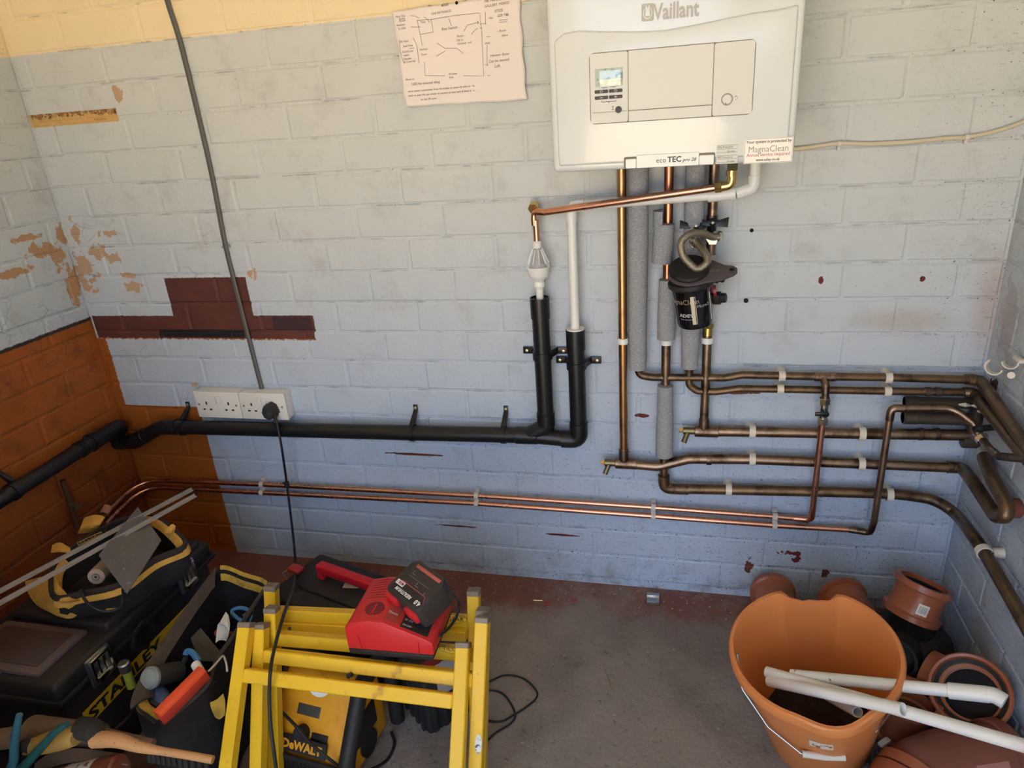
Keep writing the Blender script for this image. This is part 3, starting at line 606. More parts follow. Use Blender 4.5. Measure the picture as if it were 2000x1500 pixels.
MB().tube([L_[-1] - Vector((.012, 0, 0)), PY(1700, 1041, -.045), (xv2, -.070, PY(1706, 1020, -.07).z), (xv2, -.070, rz), PY(1800, 797, -.070), PY(1862, 797, -.072), R_[1], R_[2]], .0078, 14, rad=[0, .016, .012, .018, .01, .05, .02, 0]).build('riser', AGED, t)
q = PY(1664, 1034, YW); collar(t, q, q + Vector((.030, -.004, -.002)), .0088, AGED, 'elbow_socket')
q = Vector((xv2, -.070, rz)); MB().tube([q + Vector((0, 0, -.03)), q, q + Vector((.026, 0, 0))], .0090, 14, rad=.02).build('elbow', AGED, t)
q = PY(1914, 852, -.112); dd = (PY(1930, 872, -.135) - q).normalized()
MB().cyl(q - dd * .012, q, .0095, seg=14).cyl(q, q + dd * .012, .0140, seg=6, bev=.001).build('valve_nut', NICKEL, t)
q0 = PY(1905, 838, -.108); b = MB(); b.cyl(q0, q0 + Vector((.004, -.016, .008)), .008, seg=12); b.cbox((0, 0, 0), (.040, .008, .013), FR(q0 + Vector((.014, -.018, .012)), (1, .1, .12), (0, 1, 0)), .002); b.build('lever', BLACK, t)
MB().tube([q + dd * .01, PX(1934, 878, .638), PX(1951, 891, .643), PX(1978, 894, .646), PX(2040, 898, .648)], .0082, 14, rad=.012).build('tail_tube', AGED, t)
# dark stub manifolds in the right corner
for (xs, ys, rr_, Y, nm) in ((1766, 785, .0125, -.022, 'upper dark capped stub pipe behind the bent copper pipe'), (1763, 815, .0150, -.024, 'lower dark capped stub pipe behind the bent copper pipe')):
    a = PY(xs, ys, Y); b2 = Vector((XR, Y, a.z)); t = thing('stub_pipe', b2, nm, 'pipe')
    MB().cyl(a, b2, rr_, seg=18).build('tube', DARKP, t); MB().cyl(a, a + Vector((.032, 0, 0)), rr_ + .0012, seg=18, bev=.003).build('cap', DARKP, t)
t = thing('corner_manifold', PY(1905, 820, -.03), 'blackened corner joint linking the stub pipes and third run', 'pipe')
xm = PY(1900, 848, YC).x
MB().tube([(xm, -.036, z3), (xm + .004, -.03, PY(1905, 780, -.03).z)], .0160, 16).build('tube', DARKP, t)
b = MB(); b.cyl((xm - .02, YC, z3), (xm + .02, YC, z3), .0175, seg=18, bev=.002).build('coupling', DARKP, t)
for k, (x, y) in enumerate(((1872, 790), (1897, 792), (1908, 803))): 
    q = PY(x, y, -.045); MB().tube([q, q + Vector((.012, -.004, .001)), q + Vector((.024, .0, -.002))], lambda u: .002 + .0035 * math.sin(u * PI), 8).build('paint_flake', OFFW, t)
t = thing('capped_pipe', PX(1922, 893, XR), 'rusty capped pipe end poking from the right wall', 'pipe')
q = PX(1993, 993, XR); MB().cyl(q, q + Vector((-.02, 0, 0)), .02, seg=14, bev=.003).build('stub', mat('rust', srgb(110, 60, 46), .9, bump=.002, bs=90, var=.3), t)
# clips
for x, y, rr_, lb in ((1469, 843, .0132, 'white clip left on the third run, right of the drain tap'), (1683, 847, .0132, 'white clip on the third run beside the tall copper risers'),
                      (1469, 897, .0130, 'white clip left on the fourth run'), (1682, 906, .0130, 'white clip right on the fourth run'),
                      (1423, 956, .0132, 'white clip left on the lowest thick run'), (1737, 966, .0132, 'white clip on the lowest thick run right of the riser'),
                      (1527, 734, .0094, 'white clip on the topmost run left of the valve riser'), (1735, 738, .0094, 'white clip on the topmost run right of the valve riser'),
                      (1524, 760, .0090, 'white clip on the second run left of the valve riser'), (1733, 764, .0090, 'white clip on the second run right of the valve riser')):
    snap_clip(PY(x, y, YC), (1, 0, 0), rr_, lb)
for x, y, rr_, xx, lb in ((1216, 665, .0106, x1, 'white collar clip on the golden-brown upright'), (1300, 667, .0110, x3, 'white collar clip under the middle foam piece'), (1384, 664, .0108, x5, 'white collar clip on the dull copper upright')):
    snap_clip((xx, YC, PY(x, y, YC).z), (0, 0, 1), rr_, lb, wd=.014, m=WHITE)
def saddle(x, y0, y1, lb, sl=.06):
    a, b_ = PY(x, y0, YW), PY(x, y1, YW); c = (a + b_) / 2; t = thing('saddle_clip', (c.x, 0, c.z), lb, 'pipe clip', 'grey-white double saddles')
    b = MB()
    for q in (a, b_): arc_band(b, q, (1, 0, -.07), .0077, .0028, .012, (0, 1, 0), PI * .3, PI * 1.7, 14)
    b.cbox((c.x, YW + .004, c.z), (.012, .012, abs(a.z - b_.z) - .014), bev=.001)
    b.cbox((c.x, -.010, c.z), (.012, .020, abs(a.z - b_.z) + .022), bev=.001); b.build('clip_body', mat('grey_white_plastic', srgb(196, 192, 186), .5, var=.06), t)
saddle(512, 946, 962, 'double saddle clip near the hanging black cord'); saddle(931, 968, 983, 'double saddle clip under the black elbow fittings')
saddle(1276, 991, 1008, 'double saddle clip below the foam-clad upright'); saddle(1513, 1009, 1026, 'double saddle clip next to the valve riser')
snap_clip(PX(1922, 1078, XR - .036), (R1 - R0), .0135, 'white clip where the curved pipe meets the right wall', wall=(1, 0, 0), wd=.014)
q = PX(1966, 716, XR - .012); t = thing('open_pipe_clip', PX(1972, 718, XR), 'empty white double pipe clip standing open on the right wall', 'pipe clip')
for qq, rr_, a0 in ((PX(1943, 716, XR - .030), .0145, .55), (PX(1975, 706, XR - .014), .0125, .2)):
    b = MB(); arc_band(b, qq, (.62, .75, 0), rr_, .0032, .012, (0, 0, 1), PI * a0 , PI * (a0 + 1.25)); b.build('band', OFFW, t)
MB().cyl(PX(1975, 733, XR - .02), PX(1975, 733, XR), .007, seg=12).build('fixing', OFFW, t)
b = MB(); b.cbox(PX(1990, 702, XR - .01), (.012, .03, .008), bev=.002).build('hinge', OFFW, t)
# small dark tap pipe on the left wall
t = thing('tap_pipe', PX(135, 960, XL + .02), 'small dirty pipe with a tiny isolating tap on the orange wall', 'pipe')
MB().tube([PX(122, 938, XL + .018), PX(138, 985, XL + .018), PX(150, 1030, XL + .018)], .0078, 12).build('tube', mat('dirty_pipe', srgb(92, 62, 44), .6, .4, var=.3, vs=60), t)
q = PX(142, 988, XL + .026); b = MB(); b.cyl(q + Vector((0, 0, -.014)), q + Vector((0, 0, .014)), .0105, seg=6); b.cyl(q, q + Vector((.02, 0, .0)), .005); b.cbox(q + Vector((.02, 0, 0)), (.004, .030, .007), bev=.001); b.build('tap', DBRASS, t)
t = thing('pipe_fitting', PX(210, 1000, XL + .03), 'peach coloured coupler where the low pipes reach the left wall', 'fitting')
q = PX(208, 996, XL + .034); MB().ring(q - Vector((0, .012, .006)), q + Vector((0, .010, .006)), .013, .008, 14).build('coupler', mat('peach_plastic', srgb(196, 140, 116), .5), t)
# ---------------------------------------------------------------- wall boiler
BW = mat('boiler_white_enamel', srgb(216, 220, 220), .20, spec=.5, coat=.3)
BP = mat('boiler_panel_plastic', srgb(212, 212, 206), .45)
GROOVE = mat('panel_groove', srgb(120, 116, 104), .7)
YF = -.300; bx0, bx1, bz0, bz1 = -.2315, .1965, 1.1845, 1.905
t = boiler = thing('boiler', ((bx0 + bx1) / 2, 0, bz0), 'white wall-hung gas boiler with control panel and raised lettering', 'boiler')
b = MB(); b.box((bx0, YF, bz0), (bx1, -.002, bz1), bev=.009, seg=3); b.build('casing', BW, t)
def FPx(x, y, Y=YF): p = PY(x, y, Y); return (p.x, p.z)
fm = Matrix(((1, 0, 0, 0), (0, 0, -1, 0), (0, 1, 0, 0), (0, 0, 0, 1)))       # (x, z, height out of the front) -> world, height towards -y
def onf(h): return Matrix.Translation((0, YF, 0)) @ fm
top = [FPx(x, y) for x, y in ((1100, 66), (1130, 60), (1180, 62), (1240, 62), (1300, 59), (1350, 50), (1400, 40), (1460, 28), (1530, 17))]
poly = [(bx0 + .012, bz0 + .012)] + [(bx1 - .012, bz0 + .012)] + [(bx1 - .012, top[-1][1] + .004)] + top[::-1] + [(bx0 + .012, top[0][1] - .012)]
b = MB(); b.prism(poly, -.004, .0065, onf(0), .0045, 3); b.build('front_cover', BW, t)
def rrect(x0, x1, z0, z1, r, n=4):
    out = []
    for cx, cz, a in ((x1 - r, z0 + r, -90), (x1 - r, z1 - r, 0), (x0 + r, z1 - r, 90), (x0 + r, z0 + r, 180)):
        for k in range(n + 1): an = math.radians(a + 90 * k / n); out.append((cx + r * math.cos(an), cz + r * math.sin(an)))
    return out
YP = YF - .0065
X0, X3 = FPx(1153, 170, YP)[0], FPx(1472, 150, YP)[0]; X1, X2 = FPx(1227, 165, YP)[0], FPx(1393, 150, YP)[0]
Zt = (FPx(1150, 107, YP)[1] + FPx(1475, 76, YP)[1]) / 2; Zb = (FPx(1155, 243, YP)[1] + FPx(1468, 221, YP)[1]) / 2; Zm = FPx(1300, 211, YP)[1]
MB().prism(rrect(X0 - .0012, X3 + .0012, Zb - .0012, Zt + .0012, .0085), .004, .0069, onf(0)).build('panel_surround', GROOVE, t)
def pan(name, x0, x1, z0, z1, r=.001, h=.0078, m=BP, par=None): return MB().prism(rrect(x0, x1, z0, z1, r), .004, h, onf(0), .0005, 1).build(name, m, par or t)
g = .0005
q = pan('control_module', X0, X1 - g, Zb, Zt, .004)
MB().box((X0 + .003, YF - .0081, Zm - .0004), (X1 - .003, YF - .0075, Zm + .0004)).build('panel_groove', GROOVE, q)
pan('panel_flap', X1 + g, X2 - g, Zm + .0006, Zt); pan('panel_strip', X1 + g, X2 - g, Zb, Zm - .0006)
q = pan('knob_panel', X2 + g, X3, Zb, Zt, .004)
YS = YF - .0078
dx0, dz1 = FPx(1162, 134, YS); dx1, _ = FPx(1216, 130, YS); dz0 = FPx(1190, 168, YS)[1]; dz1 = FPx(1190, 133, YS)[1]
SCRM = mat('lcd_glass', srgb(186, 200, 190), .05, spec=.9, coat=1, col2=srgb(120, 150, 142), th=(.5, .6), s2=60)
s = MB().box((dx0, YS - .0008, dz0), (dx1, YS + .001, dz1), bev=.0003).build('display', SCRM, t)
cxs = [FPx(1174.5, 180, YS)[0], FPx(1202.5, 178, YS)[0]]; zr = [FPx(1188, 178, YS)[1], FPx(1188, 190, YS)[1]]
BTN = mat('dark_button', srgb(62, 56, 50), .5)
PRN = mat('white_print', srgb(226, 222, 210), .6)
for zi, z in enumerate(zr):
    for xi, x in enumerate(cxs):
        o = MB().prism(rrect(x - .0118, x + .0118, z - .0028, z + .0028, .0012), .0, .0014, Matrix.Translation((0, YS, 0)) @ fm, .0004, 1).build('button', BTN, t)
        b = MB()
        if zi: b.cbox((x, YS - .0015, z), (.005, .0003, .0009)); 
        if zi and xi: b.cbox((x, YS - .0015, z), (.0009, .0003, .004))
        if not zi: 
            for dz in (-.0015, .0015): b.cbox((x, YS - .0015, z + dz), (.0045, .0003, .0005))
            for dx in (-.002, .002): b.cbox((x + dx, YS - .0015, z), (.0005, .0003, .0035))
        b.build('button_symbol', PRN, o)
x, z = FPx(1208, 214, YS); MB().cyl((x, YS + .001, z), (x, YS - .0022, z), .0058, seg=20, bev=.0006).build('round_button', BTN, t)
b = MB()
for (xa_, ya_), (xb__, yb_) in (((1175, 172), (1186, 171)), ((1192, 170), (1203, 169.5)), ((1175, 197), (1175, 199.5)), ((1175, 199.5), (1203, 197.5)), ((1203, 197.5), (1203, 195)), ((1188, 198.5), (1190, 202)), ((1195, 208), (1199, 208)), ((1197, 208), (1197, 214)), ((1195, 214), (1199, 214))):
    p_, q_ = PY(xa_, ya_, YS - .0002), PY(xb__, yb_, YS - .0002); b.tube([p_, q_], .0004, 4)
b.build('panel_print', BTN, t)
x, z = FPx(1420, 194, YS); o = MB().ring((x, YS, z), (x, YS - .0005, z), .0098, .0088, 28).build('knob_ring', GROOVE, t)
k = MB().cyl((x, YS + .001, z), (x, YS - .003, z), .0086, .0080, 28, .0008).build('knob', BP, t); MB().cyl((x - .002, YS - .0030, z - .0065), (x - .002, YS - .0034, z - .0065), .0010, seg=8).build('knob_mark', BTN, k)
x, z = FPx(1437, 191, YS); b = MB(); arc_band(b, (x, YS - .0002, z), (0, 1, 0), .0026, .0005, .0003, (1, 0, 0), PI * .1 + PI, PI * 1.4 + PI + .6); b.cbox((x, YS - .0003, z + .0025), (.0005, .0003, .003)); b.build('power_symbol', BTN, t)
# bottom name plate
x0, x1 = FPx(1222, 320, YP)[0], FPx(1394, 315, YP)[0]; zt_, zb_ = FPx(1310, 303, YP)[1], bz0 + .002
MB().prism(rrect(x0 - .003, x1 + .002, zb_, zt_ + .001, .003), .003, .0070, onf(0)).build('plate_surround', GROOVE, t)
a_, c_2 = FPx(1243, 320, YP)[0], FPx(1365, 315, YP)[0]
pan('plate_end', x0, a_ - g, zb_, zt_ - .003, .002, .0076, BW); pan('plate_end', c_2 + g, x1, zb_, zt_ - .003, .002, .0076, BW)
npl = pan('name_plate', a_, c_2, zb_, zt_ + .003, .001, .0085, BW)
TXG = mat('dark_grey_print', srgb(70, 68, 66), .6)
x, z = FPx(1281, 318, YF - .009)
TM = lambda x, z, y=YF - .0087: Matrix.Translation((x, y, z)) @ fm
textmesh('eco', .0125, TM(x, z), TXG, npl, ext=.0001); textmesh('TEC', .0135, TM(x + .0205, z), TXG, npl, ext=.0001, bold=.0004); textmesh('pro 28', .0085, TM(x + .047, z), TXG, npl, ext=.0001, shear=.3, bold=.0001)
# raised emblem and lettering at the top
LG = mat('grey_raised_letters', srgb(176, 172, 156), .35)
p0 = PY(1276, 36, YF); p1 = PY(1372, 26, YF)
sc = (p1.x - p0.x)
logo = textmesh('Vaillant', .0345, Matrix.Translation((p0.x, YF - .0012, PY(1320, 36, YF).z + .001)) @ fm, LG, t, ext=.0012, sx=.735, bold=.0006)
lw_ = logo.dimensions.x
xb0 = PY(1253, 30, YF).x; zb0 = logo.location.z + WO[t.name].z - logo.dimensions.z / 2
M_ = Matrix.Translation((0, YF, 0)) @ fm
e = MB(); hx = .0205; hz = .0265; cx, cz = xb0 + hx / 2, zb0 + hz / 2 + .0005
e.prism(rrect(xb0, xb0 + hx, zb0, zb0 + hz, .003), -.001, .0010, M_, .0003, 1); emb = e.build('emblem', LG, t)
e = MB(); e.lathe([(.0078, 0), (.0078, .0014), (.0066, .0016), (.0066, 0)], Matrix.Translation((cx, YF, cz - .0018)) @ Matrix.Diagonal((1, 1, 1.15, 1)) @ fm, 20, closed=True)
e.prism([(cx - .004, cz - .006), (cx + .004, cz - .006), (cx + .0035, cz + .001), (cx + .0028, cz + .0035), (cx + .0040, cz + .0105), (cx + .0015, cz + .0090), (cx, cz + .0045), (cx - .0015, cz + .0090), (cx - .0040, cz + .0105), (cx - .0028, cz + .0035), (cx - .0035, cz + .001)], .0008, .0020, M_, .0002, 1)
e.build('hare_head', BW, emb)
# stickers
STK = mat('white_sticker', srgb(240, 236, 226), .3); STR = mat('red_print', srgb(196, 120, 110), .6); SGY = mat('silver_print', srgb(150, 146, 140), .4); STB = mat('black_print', srgb(54, 50, 48), .6)
x0, x1 = FPx(1453, 295, YP)[0], FPx(1549, 288, YP)[0]; z1 = FPx(1500, 269, YP)[1]; z0 = FPx(1500, 318, YP)[1]
MB().box((x0, YF - .0070, z0), (x1, YF - .0064, z1)).build('sticker', STK, t); st = t.children[-1]
st['label'] = 'white sticker with service wording'
w_, h_ = x1 - x0, z1 - z0
b = MB()
for (a1, a2, a3, a4) in ((x0 + .001, x1 - .001, z0 + .0008, z0 + .0012), (x0 + .001, x1 - .001, z1 - .0012, z1 - .0008), (x0 + .001, x0 + .0014, z0 + .001, z1 - .001), (x1 - .0014, x1 - .001, z0 + .001, z1 - .001)): b.box((a1, YF - .0072, a3), (a2, YF - .0069, a4))
b.build('sticker_border', STB, st)
for txt, sz, dz, m, bd, sxx in (('Your system is protected by', .0068, .84, STB, .0001, 1.0), ('MagnaClean', .0150, .52, SGY, .0, 1.0), ('Annual service required', .0078, .32, STR, .0001, 1.0), ('www.adey.co.uk', .0062, .12, STB, .0001, 1.0)):
    textmesh(txt, sz, TM((x0 + x1) / 2, z0 + h_ * dz - sz * .2, YF - .0072), m, st, ext=.00008, align='CENTER', bold=bd, sx=sxx * (.95 if sz < .012 else .92))
for (ya_, yb_) in ((282, 300), (302, 319)):
    x0, x1 = FPx(1399, 300, YP)[0], FPx(1441, 298, YP)[0]; z1, z0 = FPx(1420, ya_, YP)[1], FPx(1420, yb_, YP)[1]
    s2 = MB().box((x0, YF - .0069, z0), (x1, YF - .0064, z1)).build('sticker', BP, t)
    b = MB()
    for f in (.12, .5, .9): b.box((x0 + .001, YF - .0071, z0 + (z1 - z0) * f), (x1 - .001, YF - .0068, z0 + (z1 - z0) * f + .0004))
    b.build('sticker_lines', STB, s2)
    textmesh('NG Pressure', .0048, TM(x0 + .002, z0 + (z1 - z0) * .62, YF - .0071), STB, s2, ext=.00006); textmesh('20 mbar', .0040, TM(x1 - .018, z0 + (z1 - z0) * .16, YF - .0071), STB, s2, ext=.00006)
# ---------------------------------------------------------------- handwritten sheet
t = thing('paper_sheet', PY(900, 60, 0), 'creased white sheet with a handwritten sketch plan taped beside the boiler', 'paper')
A, Bq, C_, D_ = PY(766, 24, -.006), PY(1014, -12, -.006), PY(1030, 195, -.006), PY(797, 208, -.006)
def sheet(u, v, h=0):                                            # u right, v down, 0..1
    p = (A * (1 - u) + Bq * u) * (1 - v) + (D_ * (1 - u) + C_ * u) * v
    lift = .004 + .003 * math.sin(u * 7 + v * 2) * (.3 + v) + .002 * math.cos(v * 9) - .0015 * math.exp(-((u - .56) / .012) ** 2) - .0015 * math.exp(-((v - .47) / .015) ** 2) + .009 * max(0, .2 - u) * max(0, v - .5) * 8
    return p + Vector((0, -lift - h, 0))
b = MB(); n = 40; vs = []; fs = []
for j in range(n + 1):
    for i in range(n + 1): vs.append(sheet(i / n + (.006 * math.sin(j * .5) if i in (0, n) else 0), j / n + (.004 * math.sin(i * .45) if j in (0, n) else 0)))
for j in range(n):
    for i in range(n): a = j * (n + 1) + i; fs.append((a, a + 1, a + n + 2, a + n + 1))
b.add(vs, fs); o = b.build('sheet', mat('paper_white', srgb(240, 230, 222), .85), t)
so_ = o.modifiers.new('thick', 'SOLIDIFY'); so_.thickness = .0003
INKP = mat('pen_ink', srgb(120, 104, 92), .8)
sv = MB()
def UV(px, py):                                                  # position on the sheet from its own 2000 x 1400 grid
    return ((px - 45 - (py - 150) * .155) / (1700 - (py - 150) * .055), (py + 10 - (1700 - px) * .078) / 1290)
def stroke(*pts): sv.tube([sheet(*UV(x, y), .0008) for x, y in pts], .00042, 4)
for s_ in (((395, 245), (600, 240), (900, 205), (1225, 190), (1250, 440), (1285, 970), (1010, 968)), ((760, 970), (495, 965), (485, 780)), ((455, 570), (430, 430), (395, 245)), ((585, 240), (605, 400), (430, 425)),
           ((650, 540), (760, 610), (920, 612), (1000, 680)), ((645, 710), (760, 648)), ((1300, 180), (1300, 330)), ((1320, 580), (1328, 840), (1300, 820)), ((1328, 840), (1345, 820)), ((1010, 400), (1060, 330), (1210, 300)), ((1190, 285), (1212, 300), (1195, 320)),
           ((1110, 445), (1150, 400), (1195, 370)), ((1225, 322), (1310, 322)), ((1225, 372), (1255, 372)), ((140, 480), (150, 640), (205, 800)), ((330, 460), (380, 560), (415, 800)), ((310, 180), (370, 190), (425, 220)), ((310, 325), (440, 328)), ((490, 205), (540, 240), (560, 280)), ((820, 240), (850, 330)),
           ((545, 75), (600, 75)), ((545, 75), (565, 60)), ((1000, 35), (1055, 35), (1035, 18)), ((1198, 5), (1200, 45)), ((1480, 285), (1590, 283)), ((1480, 310), (1580, 308)), ((1310, 480), (1365, 478)), ((280, 600), (345, 597)), ((1340, 968), (1370, 962))): stroke(*s_)
sv.build('pen_sketch', INKP, t)
def hand(txt, px, py, size=.0062):
    def wr(v):
        u0, v0 = UV(px, py); return sheet(u0 + v.x / .29 + v.y * .0 + random.uniform(-.0006, .0006), v0 - v.y / .205 - v.x * .08, .0008)
    textmesh(txt, size, Matrix.Identity(4), INKP, t, 'handwriting', ext=.00005, shear=.15, sx=1.0, wrap=wr)
for a in (('4000', 720, 95, .0085), ('GAS ENTRANCE', 590, 185, .0062), ('Main Gas', 100, 200), ('Boiler', 150, 230), ('Room', 150, 255), ('Radiator', 110, 310), ('To Side', 125, 355), ('Test', 440, 285), ('Mr Paul', 150, 525), ('Said Flow', 190, 585), ('Could you', 180, 660), ('make -', 195, 705), ('Electric', 200, 755), ('& Controls', 205, 795), ('Kitchen', 420, 635), ('Door', 440, 700), ('Box Switch', 720, 385, .0080), ('Room -', 920, 475), ('Up to', 915, 525), ('Ground level', 925, 570), ('Kitchen', 815, 960), ('Exit', 820, 1005),
          ('KEV -', 1290, 25, .008), ('MR MACHINE', 1290, 75, .0075), ('GALLERY  M28552', 1290, 130, .007), ('07522', 1420, 195, .0075), ('659 746', 1460, 250, .0075), ('Hm', 1345, 270), ('- Room', 1460, 430), ('Allow', 1510, 485), ('Wall .', 1290, 575), ('Hammer Stone', 1370, 730, .007), ('Can be moved', 1350, 805, .008), ('Loft.', 1430, 865, .008), ('Move to', 235, 1035), ('1225 for internal tiling', 310, 1100, .0075), ('same water connection from the boiler to meter & valve to the', 265, 1195, .0062), ('main to pass the gas meter to section at new tank & blank then', 270, 1255, .0062), ('on the fill valve', 430, 1305, .0062)): hand(*a)
MB().lathe([(.0035, 0), (.0028, .002), (0, .0025)], axis_frame(sheet(*UV(925, 55), .0005), sheet(*UV(925, 55), .01)), 10).build('fixing_screw', HOLE, t)
# ---------------------------------------------------------------- magnetic filter, hose and valves
YM = -.125
c0, c1 = PY(1350, 556, YM), PY(1358, 627, YM + .01)
ax = (c1 - c0).normalized(); Lf = (c1 - c0).length
t = thing('magnetic_filter', c1, 'black cylindrical heating filter with white lettering hanging under a braided hose', 'filter')
side = Vector((1, 0, 0)); side = (side - ax * side.dot(ax)).normalized(); fr = side.cross(ax)      # fr points towards the room?
if fr.y > 0: fr = -fr
GB = mat('gloss_black_canister', srgb(18, 18, 20), .12, coat=.6)
MF = Matrix.Identity(4)
for i in range(3): MF[i][0] = side[i]; MF[i][1] = fr[i]; MF[i][2] = ax[i]; MF[i][3] = c0[i]
if MF.to_3x3().determinant() < 0:
    for i in range(3): MF[i][1] = fr[i]
b = MB(); b.lathe([(.0445, 0), (.0440, .003), (.0425, .010), (.0395, Lf * .90), (.0398, Lf * .93), (.0375, Lf + .004), (.028, Lf + .009), (0, Lf + .010)], MF, 40); b.build('canister', GB, t)
b = MB(); b.lathe([(.0, -.012), (.048, -.012), (.0495, -.009), (.0495, -.003), (.0455, .001), (0, .001)], MF, 36); b.build('collar', BLACKM, t)
# slanting grey top bracket with an eye
nrm = (-ax * .94 + fr * .34 + side * .06).normalized(); hs = (side - nrm * side.dot(nrm)).normalized()
p2 = [PY(x, y, YM) for x, y in ((1350, 530),)][0] + fr * .004
FT = FR(p2, hs, nrm.cross(hs)); FT2 = FT
out = [(-.050 * math.cos(a) if a < PI else 0, 0) for a in (0,)]
ol = [(.050 * math.cos(math.radians(a)), .046 * math.sin(math.radians(a))) for a in range(60, 301, 15)]
ol = ol + [(.060, -.036), (.086, -.024), (.094, -.016), (.095, -.004), (.088, .004), (.070, .010), (.048, .028)]
b = MB(); b.prism(ol, -.003, .0035, FT, .0015); b.build('top_bracket', GPLAST, t)
b = MB(); b.lathe([(.042, .003), (.043, .008), (.041, .013), (.034, .0155), (0, .0155)], FT @ Matrix.Translation((-.004, .002, 0)), 36); b.build('screw_cap', BLACKM, t)
b = MB(); b.ring(FT @ Vector((.083, -.010, .0035)), FT @ Vector((.083, -.010, .0055)), .0085, .0055, 16); b.build('eye_rim', GPLAST, t); MB().cyl(FT @ Vector((.083, -.010, .003)), FT @ Vector((.083, -.010, .0042)), .0056, seg=14).build('eye_hole', HOLE, t)
b = MB(); b.cbox((.042, -.006, .0038), (.034, .006, .0012), FT, .0005); b.build('bracket_rib', mat('grey_rib', srgb(96, 88, 88), .5), t)
for k, (x, y) in enumerate(((1402, 540), (1404, 582))):
    q = PY(x, y, YM + .03); dv = (side * .92 + fr * .25 + ax * (.25 if k == 0 else .0)).normalized()
    b = MB(); b.lathe([(.013, -.012), (.0145, -.010), (.0145, .004), (.0110, .005), (.0110, .014), (.0095, .016), (0, .016)], axis_frame(q, q + dv), 10); b.build('port_knob', BLACKM, t)
    b = MB(); b.cyl(q - side * .04, q - dv * .008, .011, seg=12); b.build('port_stem', BLACKM, t)
q = PY(1393, 568, YM + .004); b = MB(); b.ring(q, q + side * .006, .012, .008, 16); lab(b.build('seal_ring', mat('crimson_rubber', srgb(150, 30, 50), .4), t), 'crimson sealing ring')
def wrapf(u, v, r0=.0425):                                     # print laid round the canister: u = arc along, v = up
    r = .0426 - (.0030 * (-v) / Lf) + .0003
    a = u / r
    return MF @ Vector((r * math.sin(a), r * math.cos(a), -v)) if (MF.to_3x3() @ Vector((0, 1, 0))).y < 0 else MF @ Vector((r * math.sin(a), -r * math.cos(a), -v))
SILV = mat('silver_band_print', srgb(214, 204, 184), .3, .3)
fw_ = lambda u0, v0: (lambda v: wrapf(u0 + v.x, v0 + v.y) )
LT = mat('white_lettering', srgb(226, 226, 222), .4)
def band(name, u0, u1, v0, v1, m, sh=0):
    b = MB(); n = 6; vs = []
    for j in (0, 1):
        for i in range(n + 1): vs.append(wrapf(u0 + (u1 - u0) * i / n + sh * j, v0 if j == 0 else v1))
    b.add(vs, [(i, i + 1, n + 2 + i, n + 1 + i) for i in range(n)]); return b.build(name, m, t)
textmesh('MagnaClean', .0165, Matrix.Identity(4), SILV, t, ext=.0001, sx=.95, wrap=fw_(-.062, -.030))
textmesh('Micro2', .0100, Matrix.Identity(4), LT, t, ext=.0001, wrap=fw_(.008, -.040))
textmesh('ADEY', .0105, Matrix.Identity(4), LT, t, ext=.0001, bold=.0005, sx=1.25, wrap=fw_(-.034, -.060)); textmesh('www.adey.co.uk', .0045, Matrix.Identity(4), LT, t, ext=.0001, wrap=fw_(-.032, -.067))
band('silver_stripe', -.0045, .0035, -.078, -.012, SILV); band('silver_stripe', .0050, .0062, -.078, -.012, SILV); band('silver_stripe', .041, .045, -.078, -.012, SILV)
t = thing('braided_hose', PY(1358, 470, -.1), 'short braided steel hose looped between the two lever valves', 'hose')
BR = mat('steel_braid', srgb(150, 140, 122), .38, .85, bump=.0012, bs=500, var=.3, vs=260)
hp = [PY(1404, 461, -.075), PY(1392, 463, -.095), PY(1372, 456, -.115), PY(1350, 456, -.13), PY(1331, 472, -.14), PY(1333, 497, -.145), PY(1347, 515, -.15), PY(1363, 525, -.15), PY(1381, 512, -.145), PY(1376, 492, -.13), PY(1364, 478, -.105), PY(1356, 469, -.085)]
MB().tube(spline(hp, 7), .0080, 14).build('hose', BR, t)
for (a_, b_) in ((hp[0], hp[1]), (hp[-1], hp[-2])):
    MB().ring(a_, a_ + (b_ - a_).normalized() * .012, .0118, .0088, 16).build('ferrule', NICKEL, t)
for k, (x, y, X_, sg, lb) in enumerate(((1358, 462, xB_, -1, 'left black-levered valve above the filter'), (1399, 456, x5, 1, 'right black-levered valve above the filter'))):
    c = Vector((X_ + (.004 if k == 0 else 0), -.050, PY(x, y, -.05).z)); t = thing('lever_valve', c, lb, 'valve', 'lever valves above the filter')
    MB().cyl(c + Vector((0, .02, 0)), c + Vector((0, -.032, -.004)), .0115, seg=16, bev=.001).build('valve_body', NICKEL, t)
    MB().cyl(c + Vector((0, -.026, -.004)), c + Vector((0, -.038, -.005)), .0145, seg=6, bev=.001).build('hex_nut', NICKEL, t)
    MB().cyl(c + Vector((0, -.005, .006)), c + Vector((0, -.012, .026)), .0085, seg=12).build('stem', BLACK, t)
    q = c + Vector((0, -.012, .025)); b = MB()
    b.prism([(-.010, -.007), (.010, -.007), (.032, -.010), (.034, .012), (.014, .006), (0, .010), (-.012, .006), (-.022, .008), (-.024, -.004)][::1] if sg > 0 else [(.010, -.007), (.022, -.004), (.020, .007), (.010, .007), (0, .010), (-.014, .006), (-.034, .014), (-.035, -.004), (-.012, -.006)], -.0035, .0035, FR(q, (1, 0, 0), (0, .35, 1)), .001)
    b.build('lever', BLACK, t); MB().cyl(q + Vector((0, -.003, 0)), q + Vector((0, -.0085, .002)), .0030, seg=8).build('screw', NICKEL, t)
